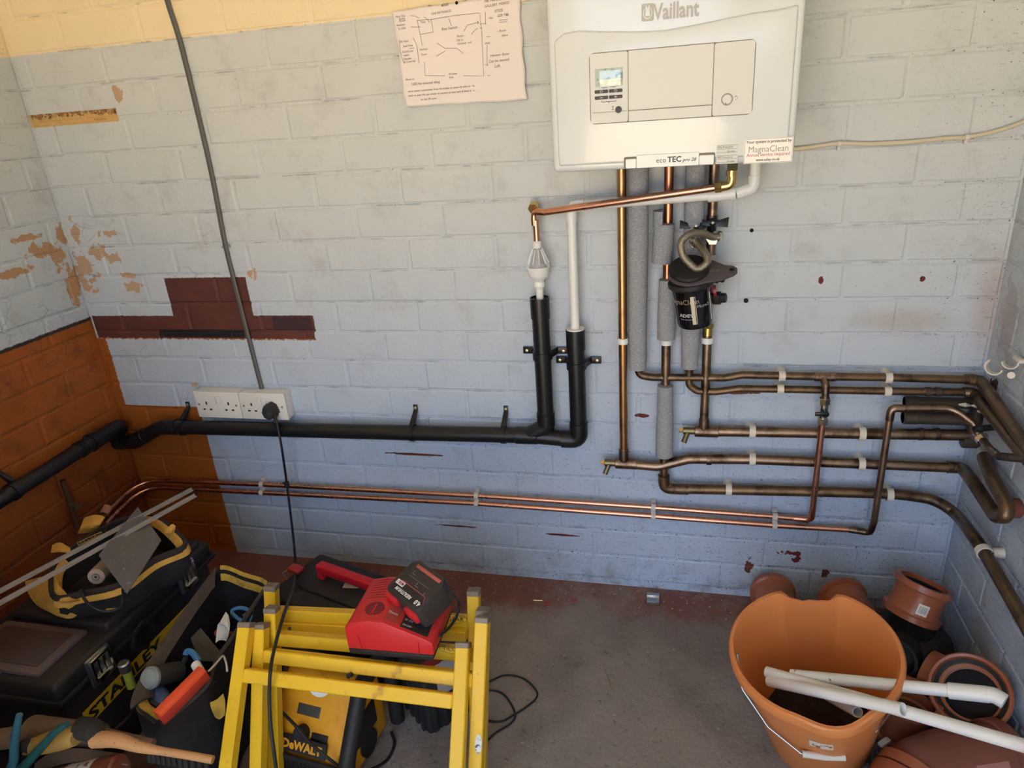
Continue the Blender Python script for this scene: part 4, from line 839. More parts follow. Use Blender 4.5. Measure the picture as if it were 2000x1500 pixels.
# wall plugs and drilled holes
for n_, (x, y, r_) in enumerate(((1468, 450, .0042), (1457, 587, .0055), (1604, 547, .0040), (1803, 544, .0040))):
    q = PY(x, y, 0); t = MB().cyl(q + Vector((0, .002, 0)), q + Vector((0, -.0025, 0)), r_, seg=10).build('expansion_plug', HOLE if n_ < 2 else mat('red_plug', srgb(96, 34, 34), .7))
    tag(t, ['small black wall plug right of the valves', 'small black wall plug right of the filter bracket', 'small dark red wall plug, left of the pair', 'small dark red wall plug, right of the pair near the corner'][n_], 'wall plug', 'wall plugs')
# ---------------------------------------------------------------- floor: black tool box with a bag on it
TBX = mat('dusty_black_toolbox', srgb(34, 31, 31), .55, bump=.0005, bs=120, var=.35, vs=14, speck=srgb(90, 80, 76), sps=150, spt=.73)
SMOKE = mat('smoky_organiser_lid', srgb(92, 78, 80), .45, var=.1, vs=20)
YEL = mat('yellow_sticker', srgb(196, 156, 40), .5, var=.1)
CLOTHB = mat('black_canvas', srgb(30, 28, 28), .9, bump=.0012, bs=500, var=.3, vs=30)
CLOTHG = mat('worn_grey_webbing', srgb(74, 64, 56), .9, bump=.0012, bs=350, var=.3, vs=30)
CLOTHY = mat('yellow_canvas', srgb(196, 150, 66), .85, bump=.001, bs=300, var=.2, vs=16, col2=srgb(140, 100, 44), th=(.5, .8), s2=12)
CLOTHY2 = mat('dirty_yellow_canvas', srgb(184, 150, 56), .85, bump=.001, bs=300, var=.25, vs=20, col2=srgb(110, 92, 40), th=(.45, .75), s2=14)
tx0, tx1, ty0, ty1, tz = -1.500, -1.190, -.840, -.335, .300
t = thing('tool_box', ((tx0 + tx1) / 2, (ty0 + ty1) / 2, 0), 'large black plastic tool box with a smoky organiser lid and metal latches', 'tool box')
MB().prism([(tx0 + .012, ty0 + .012), (tx1 - .012, ty0 + .012), (tx1 - .012, ty1 - .012), (tx0 + .012, ty1 - .012)], 0, tz - .045, bev=.008).build('body', TBX, t)
MB().box((tx0, ty0, tz - .050), (tx1, ty1, tz - .004), bev=.012, seg=3).build('lid', TBX, t)
MB().box((tx0 + .03, ty0 + .16, tz - .02), (tx1 - .012, ty1 - .02, tz + .014), bev=.010, seg=3).build('lid_ridge', TBX, t)
MB().box((tx0 - .004, ty0 - .004, tz - .056), (tx1 + .005, ty1 + .004, tz - .044), bev=.003).build('lid_rim', TBX, t)
o = MB().box((tx0 + .035, ty0 + .018, tz - .008), (tx1 - .055, ty0 + .150, tz + .004), bev=.004).build('organiser_lid', SMOKE, t)
MB().box((tx0 + .055, ty0 + .036, tz + .003), (tx1 - .075, ty0 + .132, tz + .0065), bev=.002).build('organiser_window', mat('smoky_window', srgb(70, 58, 60), .3), o)
b = MB(); b.cbox(((tx0 + tx1) / 2 - .01, ty0 + .012, tz - .002), (.036, .022, .012), bev=.004); b.build('organiser_catch', SMOKE, o)
for (x, y) in ((192, 1292), (362, 1118)):
    q = PX(x, y, tx1 + .004); l_ = MB().cbox((q.x + .002, q.y, q.z - .01), (.008, .062, .070), None, .002).build('latch', STEEL, t)
    b = MB()
    for k in range(4): b.cbox((q.x + .007, q.y - .022 + .015 * k, q.z - .008), (.006, .006, .060), None, .001)
    b.cbox((q.x + .009, q.y, q.z + .018), (.007, .050, .008), None, .002); b.cbox((q.x + .009, q.y, q.z - .032), (.010, .040, .014), None, .003)
    b.build('latch_plate', NICKEL, l_)
ys0, ys1 = -.80, -.40; zl = .165
s_ = MB().box((tx1 - .010, ys0, zl - .020), (tx1 - .0085, ys1, zl + .018)).build('yellow_label', YEL, t)
TMX = Matrix(((0, 0, 1, tx1 - .0075), (1, 0, 0, 0), (0, 1, 0, 0), (0, 0, 0, 1)))
textmesh('STANLEY', .036, Matrix.Translation((0, -.790, zl - .014)) @ TMX, BLACKM, s_, bold=.001, sx=1.5)
MB().tube(spline([PX(307, 1222, tx1 + .004), PX(285, 1212, tx1 + .03), PX(268, 1230, tx1 + .035), PX(262, 1262, tx1 + .03), PX(290, 1262, tx1 + .004)], 6), .0075, 10, flat=.35, up=(1, 0, 0)).build('side_handle', CLOTHB, t)
v_ = PX(248, 1312, tx1 + .03); t = thing('spirit_vial', v_, 'tiny silver and lime green level hooked between tool box and tote bag', 'level')
MB().cyl(v_ + Vector((0, 0, .002)), v_ + Vector((.0, -.002, .028)), .0125, seg=14, bev=.003).build('silver_cap', STEEL, t)
MB().cyl(v_ + Vector((0, 0, .002)), v_ + Vector((-.002, 0, -.045)), .0095, seg=12, bev=.002).build('green_vial', mat('lime_green', srgb(160, 172, 70), .4, var=.2, vs=150), t)
def grid(P, n=5, th=.003):                                     # smooth cloth panel through a grid of points
    rows = [spline(r, n) for r in P]; cols = [spline([r[i] for r in rows], n) for i in range(len(rows[0]))]
    H = len(cols[0]); Wd = len(cols); V = [[cols[i][j] for i in range(Wd)] for j in range(H)]
    b = MB(); vs = []; nn = []
    for j in range(H):
        for i in range(Wd):
            du = V[j][min(i + 1, Wd - 1)] - V[j][max(i - 1, 0)]; dv = V[min(j + 1, H - 1)][i] - V[max(j - 1, 0)][i]
            k = du.cross(dv); k = k.normalized() if k.length > 1e-9 else Vector((0, 0, 1)); vs.append(V[j][i] + k * th / 2); nn.append(V[j][i] - k * th / 2)
    N = len(vs); fs = []
    for j in range(H - 1):
        for i in range(Wd - 1):
            a = j * Wd + i; q = (a, a + 1, a + Wd + 1, a + Wd); fs.append(q); fs.append(tuple(x + N for x in q[::-1]))
    edge = [(0, i) for i in range(Wd)] + [(j, Wd - 1) for j in range(1, H)] + [(H - 1, i) for i in range(Wd - 2, -1, -1)] + [(j, 0) for j in range(H - 2, 0, -1)]
    e = [j * Wd + i for j, i in edge]
    for k in range(len(e)): a, c = e[k], e[(k + 1) % len(e)]; fs.append((c, a, a + N, c + N))
    b.add(vs + nn, fs); return b
def loop(pts, n=5):
    P = [Vector(p) for p in pts]; m = len(P); out = []
    for i in range(m):
        a, b, c, d = P[i - 1], P[i], P[(i + 1) % m], P[(i + 2) % m]
        for k in range(n):
            u = k / n; out.append(.5 * ((2 * b) + (c - a) * u + (2 * a - 5 * b + 4 * c - d) * u * u + (-a + 3 * b - 3 * c + d) * u ** 3))
    return out
def loftloops(Ls, capb=True, capt=True):
    b = MB(); n = len(Ls[0]); vs = [v for l in Ls for v in l]; fs = []
    for i in range(len(Ls) - 1):
        for k in range(n): k2 = (k + 1) % n; fs.append((i * n + k, i * n + k2, (i + 1) * n + k2, (i + 1) * n + k))
    if capb: fs.append(tuple(range(n))[::-1])
    if capt: fs.append(tuple((len(Ls) - 1) * n + k for k in range(n)))
    b.add(vs, fs); return b
def mov(l, z, s=1.0, c=None, wob=0):
    c = c or sum(l, Vector()) / len(l); return [Vector((c.x + (v.x - c.x) * s + random.uniform(-wob, wob), c.y + (v.y - c.y) * s + random.uniform(-wob, wob), z)) for v in l]
# bag lying open on the box
rim = loop([PZ(x, y, z) for x, y, z in ((108, 1168, .385), (160, 1160, .385), (235, 1142, .395), (300, 1096, .40), (360, 1068, .40), (345, 1040, .41), (298, 1010, .42), (235, 1018, .42), (165, 1055, .42), (112, 1098, .41), (100, 1130, .40))], 5)
t = thing('tool_bag', PZ(220, 1100, .315), 'small black and yellow canvas bag slumped open on the black tool box', 'bag')
cz = .314
b = loftloops([mov(rim, cz, .84), mov(rim, cz + .03, 1.0, wob=.002), [v + Vector((0, 0, -.030)) for v in mov(rim, 0, 1.04, wob=.002)] and [Vector((v.x, v.y, v.z - .035)) for v in rim], rim, [Vector((v.x, v.y, v.z)) * 1 for v in [r * .985 + (sum(rim, Vector()) / len(rim)) * .015 for r in rim]], mov(rim, .345, .86), mov(rim, .340, .5)]); b.build('body', CLOTHB, t)
b = MB(); b.tube(rim + [rim[0]], .0055, 8, flat=1.6); b.build('rim_piping', mat('dark_zip', srgb(40, 32, 28), .8), t)
k = len(rim); cR = sum(rim, Vector()) / k
def rimband(i0, i1, dz0, dz1, s0, s1, m, nm='rim_band'):
    R = [rim[i % k] for i in range(i0, i1 + 1)]
    f = lambda v, s_, dz: Vector((cR.x + (v.x - cR.x) * s_, cR.y + (v.y - cR.y) * s_, v.z + dz))
    return grid([[f(v, s0, dz0) for v in R], [f(v, (s0 + s1) / 2, (dz0 + dz1) / 2 + .003) for v in R], [f(v, s1, dz1) for v in R]], 2, .002).build(nm, m, t)
rimband(0, 22, .002, -.020, 1.01, 1.045, CLOTHY); rimband(20, 33, .006, -.010, 1.0, .86, CLOTHY); rimband(44, 56, .004, -.02, .99, .88, CLOTHY)
def pzs(*a): return [PZ(x, y, z) for x, y, z in a]
grid([pzs((50, 1135, .35), (78, 1128, .375), (104, 1122, .395), (112, 1140, .392)), pzs((56, 1158, .335), (84, 1160, .36), (110, 1168, .385), (140, 1168, .385)), pzs((74, 1182, .325), (100, 1188, .345), (130, 1182, .365), (172, 1172, .36)), pzs((100, 1196, .322), (118, 1204, .330), (143, 1206, .325), (170, 1180, .34))], 4, .003).build('front_flap', CLOTHY, t)
for g_ in ((((165, 1012, .43), (186, 1006, .44), (205, 1010, .44)), ((158, 1030, .42), (180, 1026, .435), (196, 1024, .43)), ((152, 1042, .40), (172, 1040, .41), (188, 1036, .41))), (((103, 1065, .42), (118, 1060, .43), (136, 1070, .43)), ((100, 1080, .41), (118, 1078, .425), (138, 1080, .42))), (((326, 1032, .43), (337, 1024, .435), (343, 1028, .43)), ((322, 1042, .42), (332, 1042, .425), (340, 1038, .42))), (((322, 1092, .385), (338, 1088, .385)), ((322, 1112, .345), (340, 1114, .345))), (((215, 1182, .345), (235, 1172, .35), (250, 1172, .345)), ((205, 1192, .335), (225, 1192, .33), (240, 1180, .335)))):
    grid([pzs(*r) for r in g_], 4, .0025).build('canvas_tab', CLOTHY, t)
o = grid([pzs((150, 1060, .428), (198, 1038, .428)), pzs((153, 1066, .418), (202, 1044, .418))], 2, .002).build('badge', mat('badge_gold', srgb(170, 130, 60), .6), t)
q0, q1 = PZ(155, 1064, .425), PZ(200, 1043, .425); textmesh('DeWALT', .015, FR(q0 + Vector((0, 0, .0015)), q1 - q0, Vector((0, 0, 1)).cross(q1 - q0)), BLACKM, o, bold=.0004, sx=1.1)
MB().tube(spline(pzs((158, 1152, .40), (165, 1170, .39), (180, 1185, .38), (205, 1194, .365), (232, 1188, .36), (240, 1170, .37), (240, 1150, .40)), 5), .0032, 8).build('draw_cord', CORD, t)
for x, y, z in ((232, 1100, .39), (298, 1103, .385)): pass
# things on the bag
a, c = PZ(187, 1127, .405), PZ(222, 1092, .39); d = (a - c).normalized()
t = thing('rolled_cartridge', c, 'pale dusty cartridge tube poking out of the open canvas bag', 'tube')
MB().cyl(c, a, .0185, seg=20, bev=.002).build('tube', mat('dusty_card', srgb(150, 132, 116), .8, var=.15, vs=40), t); MB().ring(a - d * .002, a + d * .0015, .0085, .006, 16).build('end_ring', STEEL, t); MB().cyl(a - d * .001, a + d * .001, .003, seg=10).build('end_hole', HOLE, t)
t = thing('slate_piece', PZ(255, 1070, .41), 'diamond-shaped dark grey sheet resting across the open canvas bag', 'sheet')
cs = pzs((269, 990, .455), (315, 1055, .425), (248, 1159, .418), (193, 1084, .45))
n_ = (cs[1] - cs[0]).cross(cs[3] - cs[0]).normalized(); n_ = n_ if n_.z > 0 else -n_
MB().add(cs + [v - n_ * .0025 for v in cs], [(0, 1, 2, 3)[::-1], (4, 5, 6, 7), (0, 1, 5, 4), (1, 2, 6, 5), (2, 3, 7, 6), (3, 0, 4, 7)]).build('sheet', mat('dark_grey_sheet', srgb(98, 94, 94), .7, bump=.001, bs=90, var=.18, vs=26, speck=srgb(150, 146, 144), sps=120, spt=.7), t, flat=True)
TRIM = mat('pale_metal_trim', srgb(176, 168, 162), .4, .5, var=.1)
for k_, (p_, q_, lb) in enumerate((((-30, 1172), (375, 957), 'upper of two long pale angle trims lying over the bag'), ((-30, 1196), (381, 969), 'lower of two long pale angle trims lying over the bag'))):
    a, c = PZ(*p_, .445), PZ(*q_, .445); dd = (c - a).normalized(); u = Vector((0, 0, 1)); s_ = dd.cross(u)
    t = thing('metal_trim', a, lb, 'trim', 'pale angle trims')
    MB().prism([(0, 0), (.008, 0), (.008, .0015), (.0015, .0015), (.0015, .008), (0, .008)], 0, (c - a).length, FR(a, s_, u) if False else Matrix(((s_.x, u.x, dd.x, a.x), (s_.y, u.y, dd.y, a.y), (s_.z, u.z, dd.z, a.z), (0, 0, 0, 1)))).build('angle', TRIM, t, flat=True)
# ---------------------------------------------------------------- open tote bag with hand tools
t = thing('tote_bag', PZ(400, 1260, 0), 'long open black tote bag with grey edging and yellow trim full of hand tools', 'bag')
RB = loop([PZ(x, y, z) for x, y, z in ((264, 1372, .27), (285, 1398, .265), (318, 1412, .26), (372, 1372, .265), (408, 1335, .27), (424, 1290, .275), (462, 1235, .28), (505, 1170, .285), (519, 1142, .29), (478, 1126, .285), (430, 1112, .30), (395, 1150, .30), (340, 1228, .295), (290, 1305, .285))], 5)
cB = sum(RB, Vector()) / len(RB)
b = loftloops([mov(RB, 0, .92), mov(RB, .10, 1.0, wob=.003), [Vector((cB.x + (v.x - cB.x) * 1.02, cB.y + (v.y - cB.y) * 1.02, v.z - .06)) for v in RB], RB, [v * .97 + cB * .03 for v in RB], mov(RB, .12, .86), mov(RB, .115, .4)]); b.build('body', CLOTHB, t)
nB = len(RB)
def bandB(i0, i1, f0, f1, m, nm='edging', th=.003, lift=.003):
    R = [RB[i % nB] for i in range(i0, i1 + 1)]; f = lambda v, a_: Vector((cB.x + (v.x - cB.x) * a_[0], cB.y + (v.y - cB.y) * a_[0], v.z + a_[1]))
    mid = ((f0[0] + f1[0]) / 2, (f0[1] + f1[1]) / 2 + lift)
    return grid([[f(v, f0) for v in R], [f(v, mid) for v in R], [f(v, f1) for v in R]], 2, th).build(nm, m, t)
bandB(51, 71, (1.06, .002), (.78, -.012), CLOTHG, 'grey_edging', .004, .006)
bandB(0, 8, (1.0, -.002), (.86, -.014), CLOTHY2, 'yellow_trim')
bandB(40, 50, (1.03, .006), (.93, -.022), CLOTHY2, 'yellow_trim')
bandB(10, 38, (1.02, .0), (.96, .002), CLOTHG, 'grey_edging', .005, .004)
grid([pzs((408, 1150, .27), (412, 1180, .24), (408, 1215, .21)), pzs((395, 1180, .26), (396, 1205, .235), (388, 1240, .20)), pzs((382, 1205, .25), (378, 1228, .22), (368, 1255, .19))], 4).build('inner_pocket', CLOTHY2, t)
grid([pzs((410, 1372, .235), (424, 1366, .235), (436, 1355, .24)), pzs((414, 1385, .22), (430, 1382, .225), (440, 1372, .23)), pzs((421, 1400, .20), (430, 1404, .20), (440, 1396, .21))], 4).build('side_pocket', CLOTHY2, t)
MB().tube(spline(pzs((285, 1460, .12), (300, 1436, .17), (318, 1425, .21), (340, 1405, .24), (420, 1330, .26)), 5), .003, 8).build('side_cord', CORD, t)
MB().tube(spline(pzs((262, 1372, .26), (255, 1395, .22), (240, 1410, .18), (216, 1432, .15)), 5), .003, 8).build('loose_strap', CLOTHB, t)
RED = mat('orange_red_plastic', srgb(226, 84, 44), .45, var=.06)
def barz(name, a, c, w_, h_, m, label, cat, bev=.003, part='bar'):
    d = c - a; M = FR(a, d, Vector((0, 0, 1)).cross(d)); t = thing(name, a, label, cat); MB().box((0, -w_ / 2, -h_ / 2), (d.length, w_ / 2, h_ / 2), M, bev).build(part, m, t); return t, M, d.length
t, M, L = barz('saw_handle', PZ(311, 1402, .285), PZ(400, 1312, .305), .022, .030, RED, 'bright orange-red boxy tool handle lying in the near end of the tote', 'tool')
MB().box((-.002, -.0125, -.012), (L * .98, -.009, .008), M, .001).build('side_panel', mat('darker_red', srgb(180, 54, 40), .5), t)
MB().cyl(M @ Vector((L - .004, .010, .0)), M @ Vector((L + .004, .034, .002)), .0095, seg=14, bev=.002).build('white_nozzle', OFFW, t)
t = thing('club_hammer', PZ(295, 1322, .27), 'tool with a worn pale grey rubber head near the orange-red handle', 'hammer')
a, c = PZ(294, 1324, .285), PZ(350, 1310, .24); MB().cyl(a, c, .0225, .020, 18, .003).build('grip', mat('dirty_black_rubber', srgb(52, 46, 40), .8, var=.3, vs=60), t)
d = (a - c).normalized(); MB().lathe([(.0225, 0), (.0225, .006), (.018, .012), (.008, .015), (0, .015)], axis_frame(a - d * .004, a + d), 18).build('grey_head', mat('pale_grey_rubber', srgb(128, 134, 130), .7, var=.2, vs=80), t)
t = thing('blue_handled_tool', PZ(300, 1350, .24), 'navy blue handle curving below the pale grey rubber head', 'tool')
MB().tube(spline(pzs((290, 1338, .25), (306, 1350, .245), (318, 1368, .24), (320, 1382, .23)), 5), lambda u: .009 + .008 * math.sin(u * 2.6), 12).build('grip', mat('navy_plastic', srgb(58, 74, 110), .5), t)
MB().tube(spline(pzs((272, 1352, .25), (290, 1368, .245), (312, 1380, .24)), 5), .009, 10).build('dark_grip', mat('olive_black', srgb(52, 50, 42), .7), t)
BLUE = mat('mid_blue_plastic', srgb(64, 118, 160), .45, var=.1)
t = thing('pliers', PZ(375, 1290, .26), 'small blue handled cutter between the rubber head and the rusty scraper', 'pliers')
MB().tube(spline(pzs((362, 1280, .265), (366, 1272, .27), (376, 1275, .27), (388, 1292, .26)), 5), .0065, 10).build('handle', BLUE, t); MB().tube(spline(pzs((350, 1310, .24), (358, 1296, .25), (364, 1282, .26)), 5), .006, 8).build('jaw', BLACKM, t)
t = thing('scraper_blade', PZ(400, 1250, .24), 'wide rusty brown scraper blade standing among the tools in the tote', 'scraper')
cs = pzs((392, 1226, .275), (373, 1246, .27), (388, 1290, .23), (432, 1290, .215)); cs = [cs[0], cs[1], cs[2], PZ(425, 1292, .22), PZ(436, 1280, .22)]
n_ = (cs[1] - cs[0]).cross(cs[3] - cs[0]).normalized(); nn = len(cs)
MB().add(cs + [v - n_ * .003 for v in cs], [tuple(range(nn)), tuple(range(nn, 2 * nn))[::-1]] + [(i, i + nn, (i + 1) % nn + nn, (i + 1) % nn) for i in range(nn)]).build('blade', mat('rusty_steel', srgb(72, 64, 50), .85, .0, bump=.001, bs=100, var=.35, vs=30), t, flat=True)
MB().tube(pzs((430, 1284, .215), (450, 1262, .20), (470, 1240, .19)), .012, 10).build('handle', BLACKM, t)
t = thing('crumpled_tag', PZ(435, 1230, .25), 'crumpled off-white paper tag sticking up in the tote bag', 'paper')
grid([pzs((441, 1195, .29), (446, 1202, .29), (449, 1218, .28)), pzs((430, 1215, .28), (441, 1220, .285), (448, 1230, .275)), pzs((425, 1222, .27), (440, 1228, .27), (446, 1242, .26)), pzs((421, 1256, .24), (430, 1250, .245), (442, 1252, .24))], 4, .001).build('tag', OFFW, t)
t, M, L = barz('red_rod', PZ(419, 1236, .25), PZ(470, 1240, .24), .010, .010, mat('deep_red_plastic', srgb(150, 52, 44), .5), 'short deep red rod behind the crumpled paper tag', 'tool', .003)
t = thing('blue_clamp', PZ(470, 1200, .27), 'blue plastic clamp with a looped handle by the tote rim', 'clamp')
b = MB(); b.tube(loop(pzs((453, 1196, .27), (462, 1188, .275), (480, 1189, .275), (490, 1200, .27), (484, 1214, .265), (468, 1210, .265)), 4) + [PZ(453, 1196, .27)], .0045, 8); b.build('loop_handle', BLUE, t); MB().tube(pzs((476, 1202, .27), (486, 1196, .28), (494, 1190, .28)), .004, 8).build('steel_tip', STEEL, t)
t = thing('thin_cord', PZ(430, 1290, .26), 'knotted pale string across the tools in the tote', 'string')
MB().tube(spline(pzs((406, 1312, .30), (420, 1298, .30), (432, 1284, .30), (437, 1282, .295), (442, 1296, .29), (444, 1312, .28)), 4), .0022, 6).build('string', mat('pale_string', srgb(186, 172, 150), .9), t)
# ---------------------------------------------------------------- tools at the bottom left
t = thing('tool_tray', (-1.25, -1.0, 0), 'low black tray under the loose tools in the bottom left corner', 'tray')
MB().box((-1.62, -1.16, 0), (-.86, -.862, .118), bev=.01).build('tray', CLOTHB, t)
WOODG = mat('weathered_wood', srgb(104, 84, 68), .85, bump=.002, bs=60, var=.25, vs=30); WOOD = mat('pale_beech_wood', srgb(186, 138, 90), .6, var=.12, vs=18, speck=srgb(120, 82, 50), sps=200, spt=.68); WOODY = mat('yellowed_wood', srgb(152, 120, 60), .6, var=.15, vs=25)
def PYs(*a): return [PY(x, y, Y) for x, y, Y in a]
t = thing('wooden_log', PY(120, 1420, -.9), 'thick weathered wooden mallet head lying behind the teal pliers', 'mallet')
a, c = PY(58, 1428, -.895), PY(200, 1442, -.895); MB().cyl(a, c, .030, .026, 18, .006).build('head', WOODG, t)
MB().tube(PYs((156, 1422, -.925), (176, 1424, -.925), (190, 1432, -.92)), .020, 12).build('black_band', mat('mossy_black', srgb(40, 38, 30), .9, bump=.003, bs=80, var=.3, vs=60), t)
MB().cyl(PY(195, 1432, -.90), PY(300, 1452, -.895), .011, .008, 12).build('handle', WOODG, t)
t = thing('wire_brush', PY(300, 1460, -.92), 'pale wooden wire brush handle with a row of black bristles', 'brush')
h = spline(PYs((186, 1444, -.93), (230, 1446, -.93), (270, 1458, -.93), (310, 1466, -.925), (360, 1474, -.92), (416, 1484, -.915)), 6)
MB().tube(h, lambda u: .0155 - .0085 * min(1, u * 1.6), 12, flat=1.0).build('handle', WOOD, t)
b = MB(); ps = [h[int(len(h) * .5) + k] for k in range(0, len(h) - int(len(h) * .5) - 1)]
for k in range(11):
    f_ = k / 10; i = f_ * (len(ps) - 2); j = int(i); p_ = ps[j].lerp(ps[j + 1], i - j); b.cyl(p_ + Vector((0, -.001, -.004)), p_ + Vector((.001, -.006, -.024)), .0034, .0045, 7)
o = b.build('bristles', BLACKM, t); o['kind'] = 'stuff'
TEAL = mat('teal_grip', srgb(34, 78, 76), .4, var=.12, vs=30); TEALB = mat('teal_blue_grip', srgb(50, 98, 112), .4, var=.12, vs=30)
t = thing('teal_pliers', PY(30, 1500, -.97), 'open pliers with teal plastic grips in the bottom left corner', 'pliers')
MB().tube(spline(PYs((38, 1396, -.96), (33, 1420, -.965), (28, 1455, -.97), (26, 1490, -.975), (12, 1520, -.98)), 5), lambda u: .0055 + .004 * u, 12).build('grip', TEALB, t)
MB().tube(spline(PYs((132, 1414, -.96), (108, 1430, -.965), (82, 1458, -.97), (55, 1488, -.975), (30, 1515, -.98)), 5), lambda u: .0055 + .004 * u, 12).build('grip', TEAL, t)
MB().cyl(PY(16, 1530, -.99), PY(10, 1560, -.99), .015, seg=12).build('jaw', STEEL, t)
t = thing('round_handle', PY(110, 1450, -.93), 'rounded yellow wooden handle between the two teal grips', 'handle')
MB().tube(spline(PYs((45, 1462, -.945), (75, 1456, -.945), (110, 1446, -.94), (135, 1440, -.94), (150, 1440, -.94)), 5), lambda u: .011 + .009 * math.sin(u * PI * .9), 14).build('handle', WOODY, t)
MB().tube(spline(PYs((36, 1466, -.95), (48, 1456, -.95), (62, 1458, -.95)), 4), .012, 12).build('black_end', BLACKM, t)
t = thing('pale_handle', PY(20, 1440, -.92), 'broad dusty brown handle entering from the left edge', 'handle')
MB().tube(spline(PYs((-40, 1452, -.92), (0, 1444, -.92), (40, 1438, -.92)), 5), .020, 14, flat=1).build('handle', mat('dusty_brown', srgb(116, 92, 74), .8, var=.2), t)
t = thing('sealant_bottle', PY(180, 1490, -.96), 'brown bottle with a torn white label at the bottom edge', 'bottle')
a, c = PY(95, 1528, -.965), PY(236, 1500, -.955); MB().cyl(a, c, .024, seg=20, bev=.004).build('bottle', mat('brown_bottle', srgb(96, 48, 36), .4, var=.1), t)
d = (c - a).normalized(); p_ = a.lerp(c, .32); MB().cyl(p_, a.lerp(c, .72), .0243, seg=20).build('torn_label', mat('greyed_label', srgb(170, 160, 148), .7, col2=srgb(90, 60, 50), th=(.5, .56), s2=45), t)
t = thing('brown_cloth', PY(110, 1480, -.95), 'brown rag spread under the teal grips', 'rag')
grid([PYs((70, 1490, -.935), (105, 1468, -.93), (150, 1462, -.93), (200, 1468, -.93), (240, 1474, -.93)), PYs((66, 1530, -.955), (100, 1500, -.95), (150, 1488, -.95), (200, 1490, -.95), (250, 1494, -.95))], 5, .004).build('rag', mat('brown_rag', srgb(92, 70, 54), .9, var=.2), t)
# ---------------------------------------------------------------- two folded yellow trestles
YP_ = mat('yellow_trestle_paint', srgb(226, 182, 34), .42, var=.07, vs=9, col2=srgb(186, 138, 30), th=(.6, .75), s2=22, speck=srgb(96, 70, 30), sps=70, spt=.745)
WORN = mat('worn_bare_steel', srgb(128, 118, 104), .55, .4, bump=.0006, bs=160, var=.25, vs=60)
def sq(a, b, w, nrm, mb=None, bev=.002):
    a, b = Vector(a), Vector(b); z = (b - a).normalized(); n = Vector(nrm); n = (n - z * n.dot(z)).normalized(); x = n.cross(z)
    M = Matrix(((x.x, n.x, z.x, a.x), (x.y, n.y, z.y, a.y), (x.z, n.z, z.z, a.z), (0, 0, 0, 1))); mb = mb or MB()
    mb.box((-w / 2, -w / 2, 0), (w / 2, w / 2, (b - a).length), M, bev, 1); return mb, M
def frame(t, zb, bl, br, Lt, Lb, Rt, Rb, th, w=.0255, logo=None, zmin=.012):
    A, B_ = PZ(*bl, zb), PZ(*br, zb); d = (B_ - A).normalized(); up = Vector((0, math.cos(math.radians(th)), math.sin(math.radians(th))))
    n = d.cross(up).normalized();  n = -n if n.y > 0 else n          # towards the room
    def on(x, y): r = ray(x, y); return CAM + r * ((A - CAM).dot(n) / r.dot(n))
    def foot(p, q):
        dd = q - p; s = (zmin - p.z) / dd.z; return p + dd * s
    out = []
    for (tp, bt) in ((Lt, Lb), (Rt, Rb)):
        p, q = on(*tp), on(*bt); f = foot(p, q); out.append((p, f))
        mb, M = sq(f, p, w, n); mb.build('leg', YP_, t)
        c_, _ = sq(p - (p - f).normalized() * .010, p + (p - f).normalized() * .0012, w + .0012, n, bev=.0015); c_.build('end_cap', WORN, t)
    def atbar(p, f):
        u = (f - p).normalized(); best = None
        s = (A - p).dot(up) / u.dot(up); return p + u * s
    a, b = atbar(*out[0]), atbar(*out[1])
    u = (b - a).normalized(); mb, M = sq(a + u * w * .5, b - u * w * .5, w, n); bar = mb.build('crossbar', YP_, t)
    if logo:
        q = on(*logo) + n * (w / 2 + .0003); upv = n.cross(u); upv = upv if upv.z > 0 else -upv; FL = FR(q, u, upv)
        textmesh('TILGEAR', .0135, FL @ Matrix.Translation((0, -.0048, 0)), mat('brown_print', srgb(90, 56, 30), .6), bar, align='CENTER', ext=.0001, sx=1.05)
        r_ = MB(); r_.tube([FL @ Vector((.034 * math.cos(2 * PI * k / 40), .0102 * math.sin(2 * PI * k / 40), 0)) for k in range(41)], .00035, 4, caps=False); r_.build('logo_ring', bpy.data.materials['brown_print'], bar)
    return a, b, n, out, on, u
t = thing('steel_trestle', PZ(680, 1330, 0), 'front yellow steel trestle of the two, folded and leaning back over the radio', 'trestle', 'folded yellow trestles')
F1 = frame(t, .31, (472, 1317), (885, 1351), (482, 1216), (437, 1560), (905, 1255), (890, 1560), 51)
F2 = frame(t, .318, (508, 1278), (930, 1322), (510, 1218), (503, 1560), (943, 1205), (927, 1560), 60)
for (x, y) in ((691, 1314),): q = F2[4](x, y) + F2[2] * .012; MB().cyl(q, q + F2[2] * .012, .005, seg=10).build('stop_peg', BLACKM, t)
q = F1[4](939, 1445) + Vector((.0, 0, 0)); q = F2[4](938, 1448) + F2[2] * .0134
o = MB().lathe([(.0095, 0), (.0095, .0006), (0, .0006)], axis_frame(q, q + F2[2]) @ Matrix.Diagonal((.7, 1.8, 1, 1)), 16).build('torn_sticker', mat('torn_sticker_print', srgb(210, 210, 206), .5, col2=srgb(60, 80, 120), th=(.52, .56), s2=120), t); lab(o, 'torn white and blue sticker')
t = thing('steel_trestle', PZ(700, 1230, 0), 'rear yellow steel trestle of the two, folded under the red charger', 'trestle', 'folded yellow trestles')
F3 = frame(t, .322, (531, 1245), (930, 1266), (531, 1186), (540, 1560), (944, 1190), (936, 1560), 70, logo=(893, 1262))
F4 = frame(t, .322, (531, 1197), (925, 1204), (530, 1143), (545, 1560), (925, 1152), (934, 1560), 76, logo=(883, 1203))
a, b = PZ(545, 1221, .300), PZ(912, 1240, .300); mb, M = sq(a, b, .022, F4[2]); mb.build('hinge_bar', YP_, t)
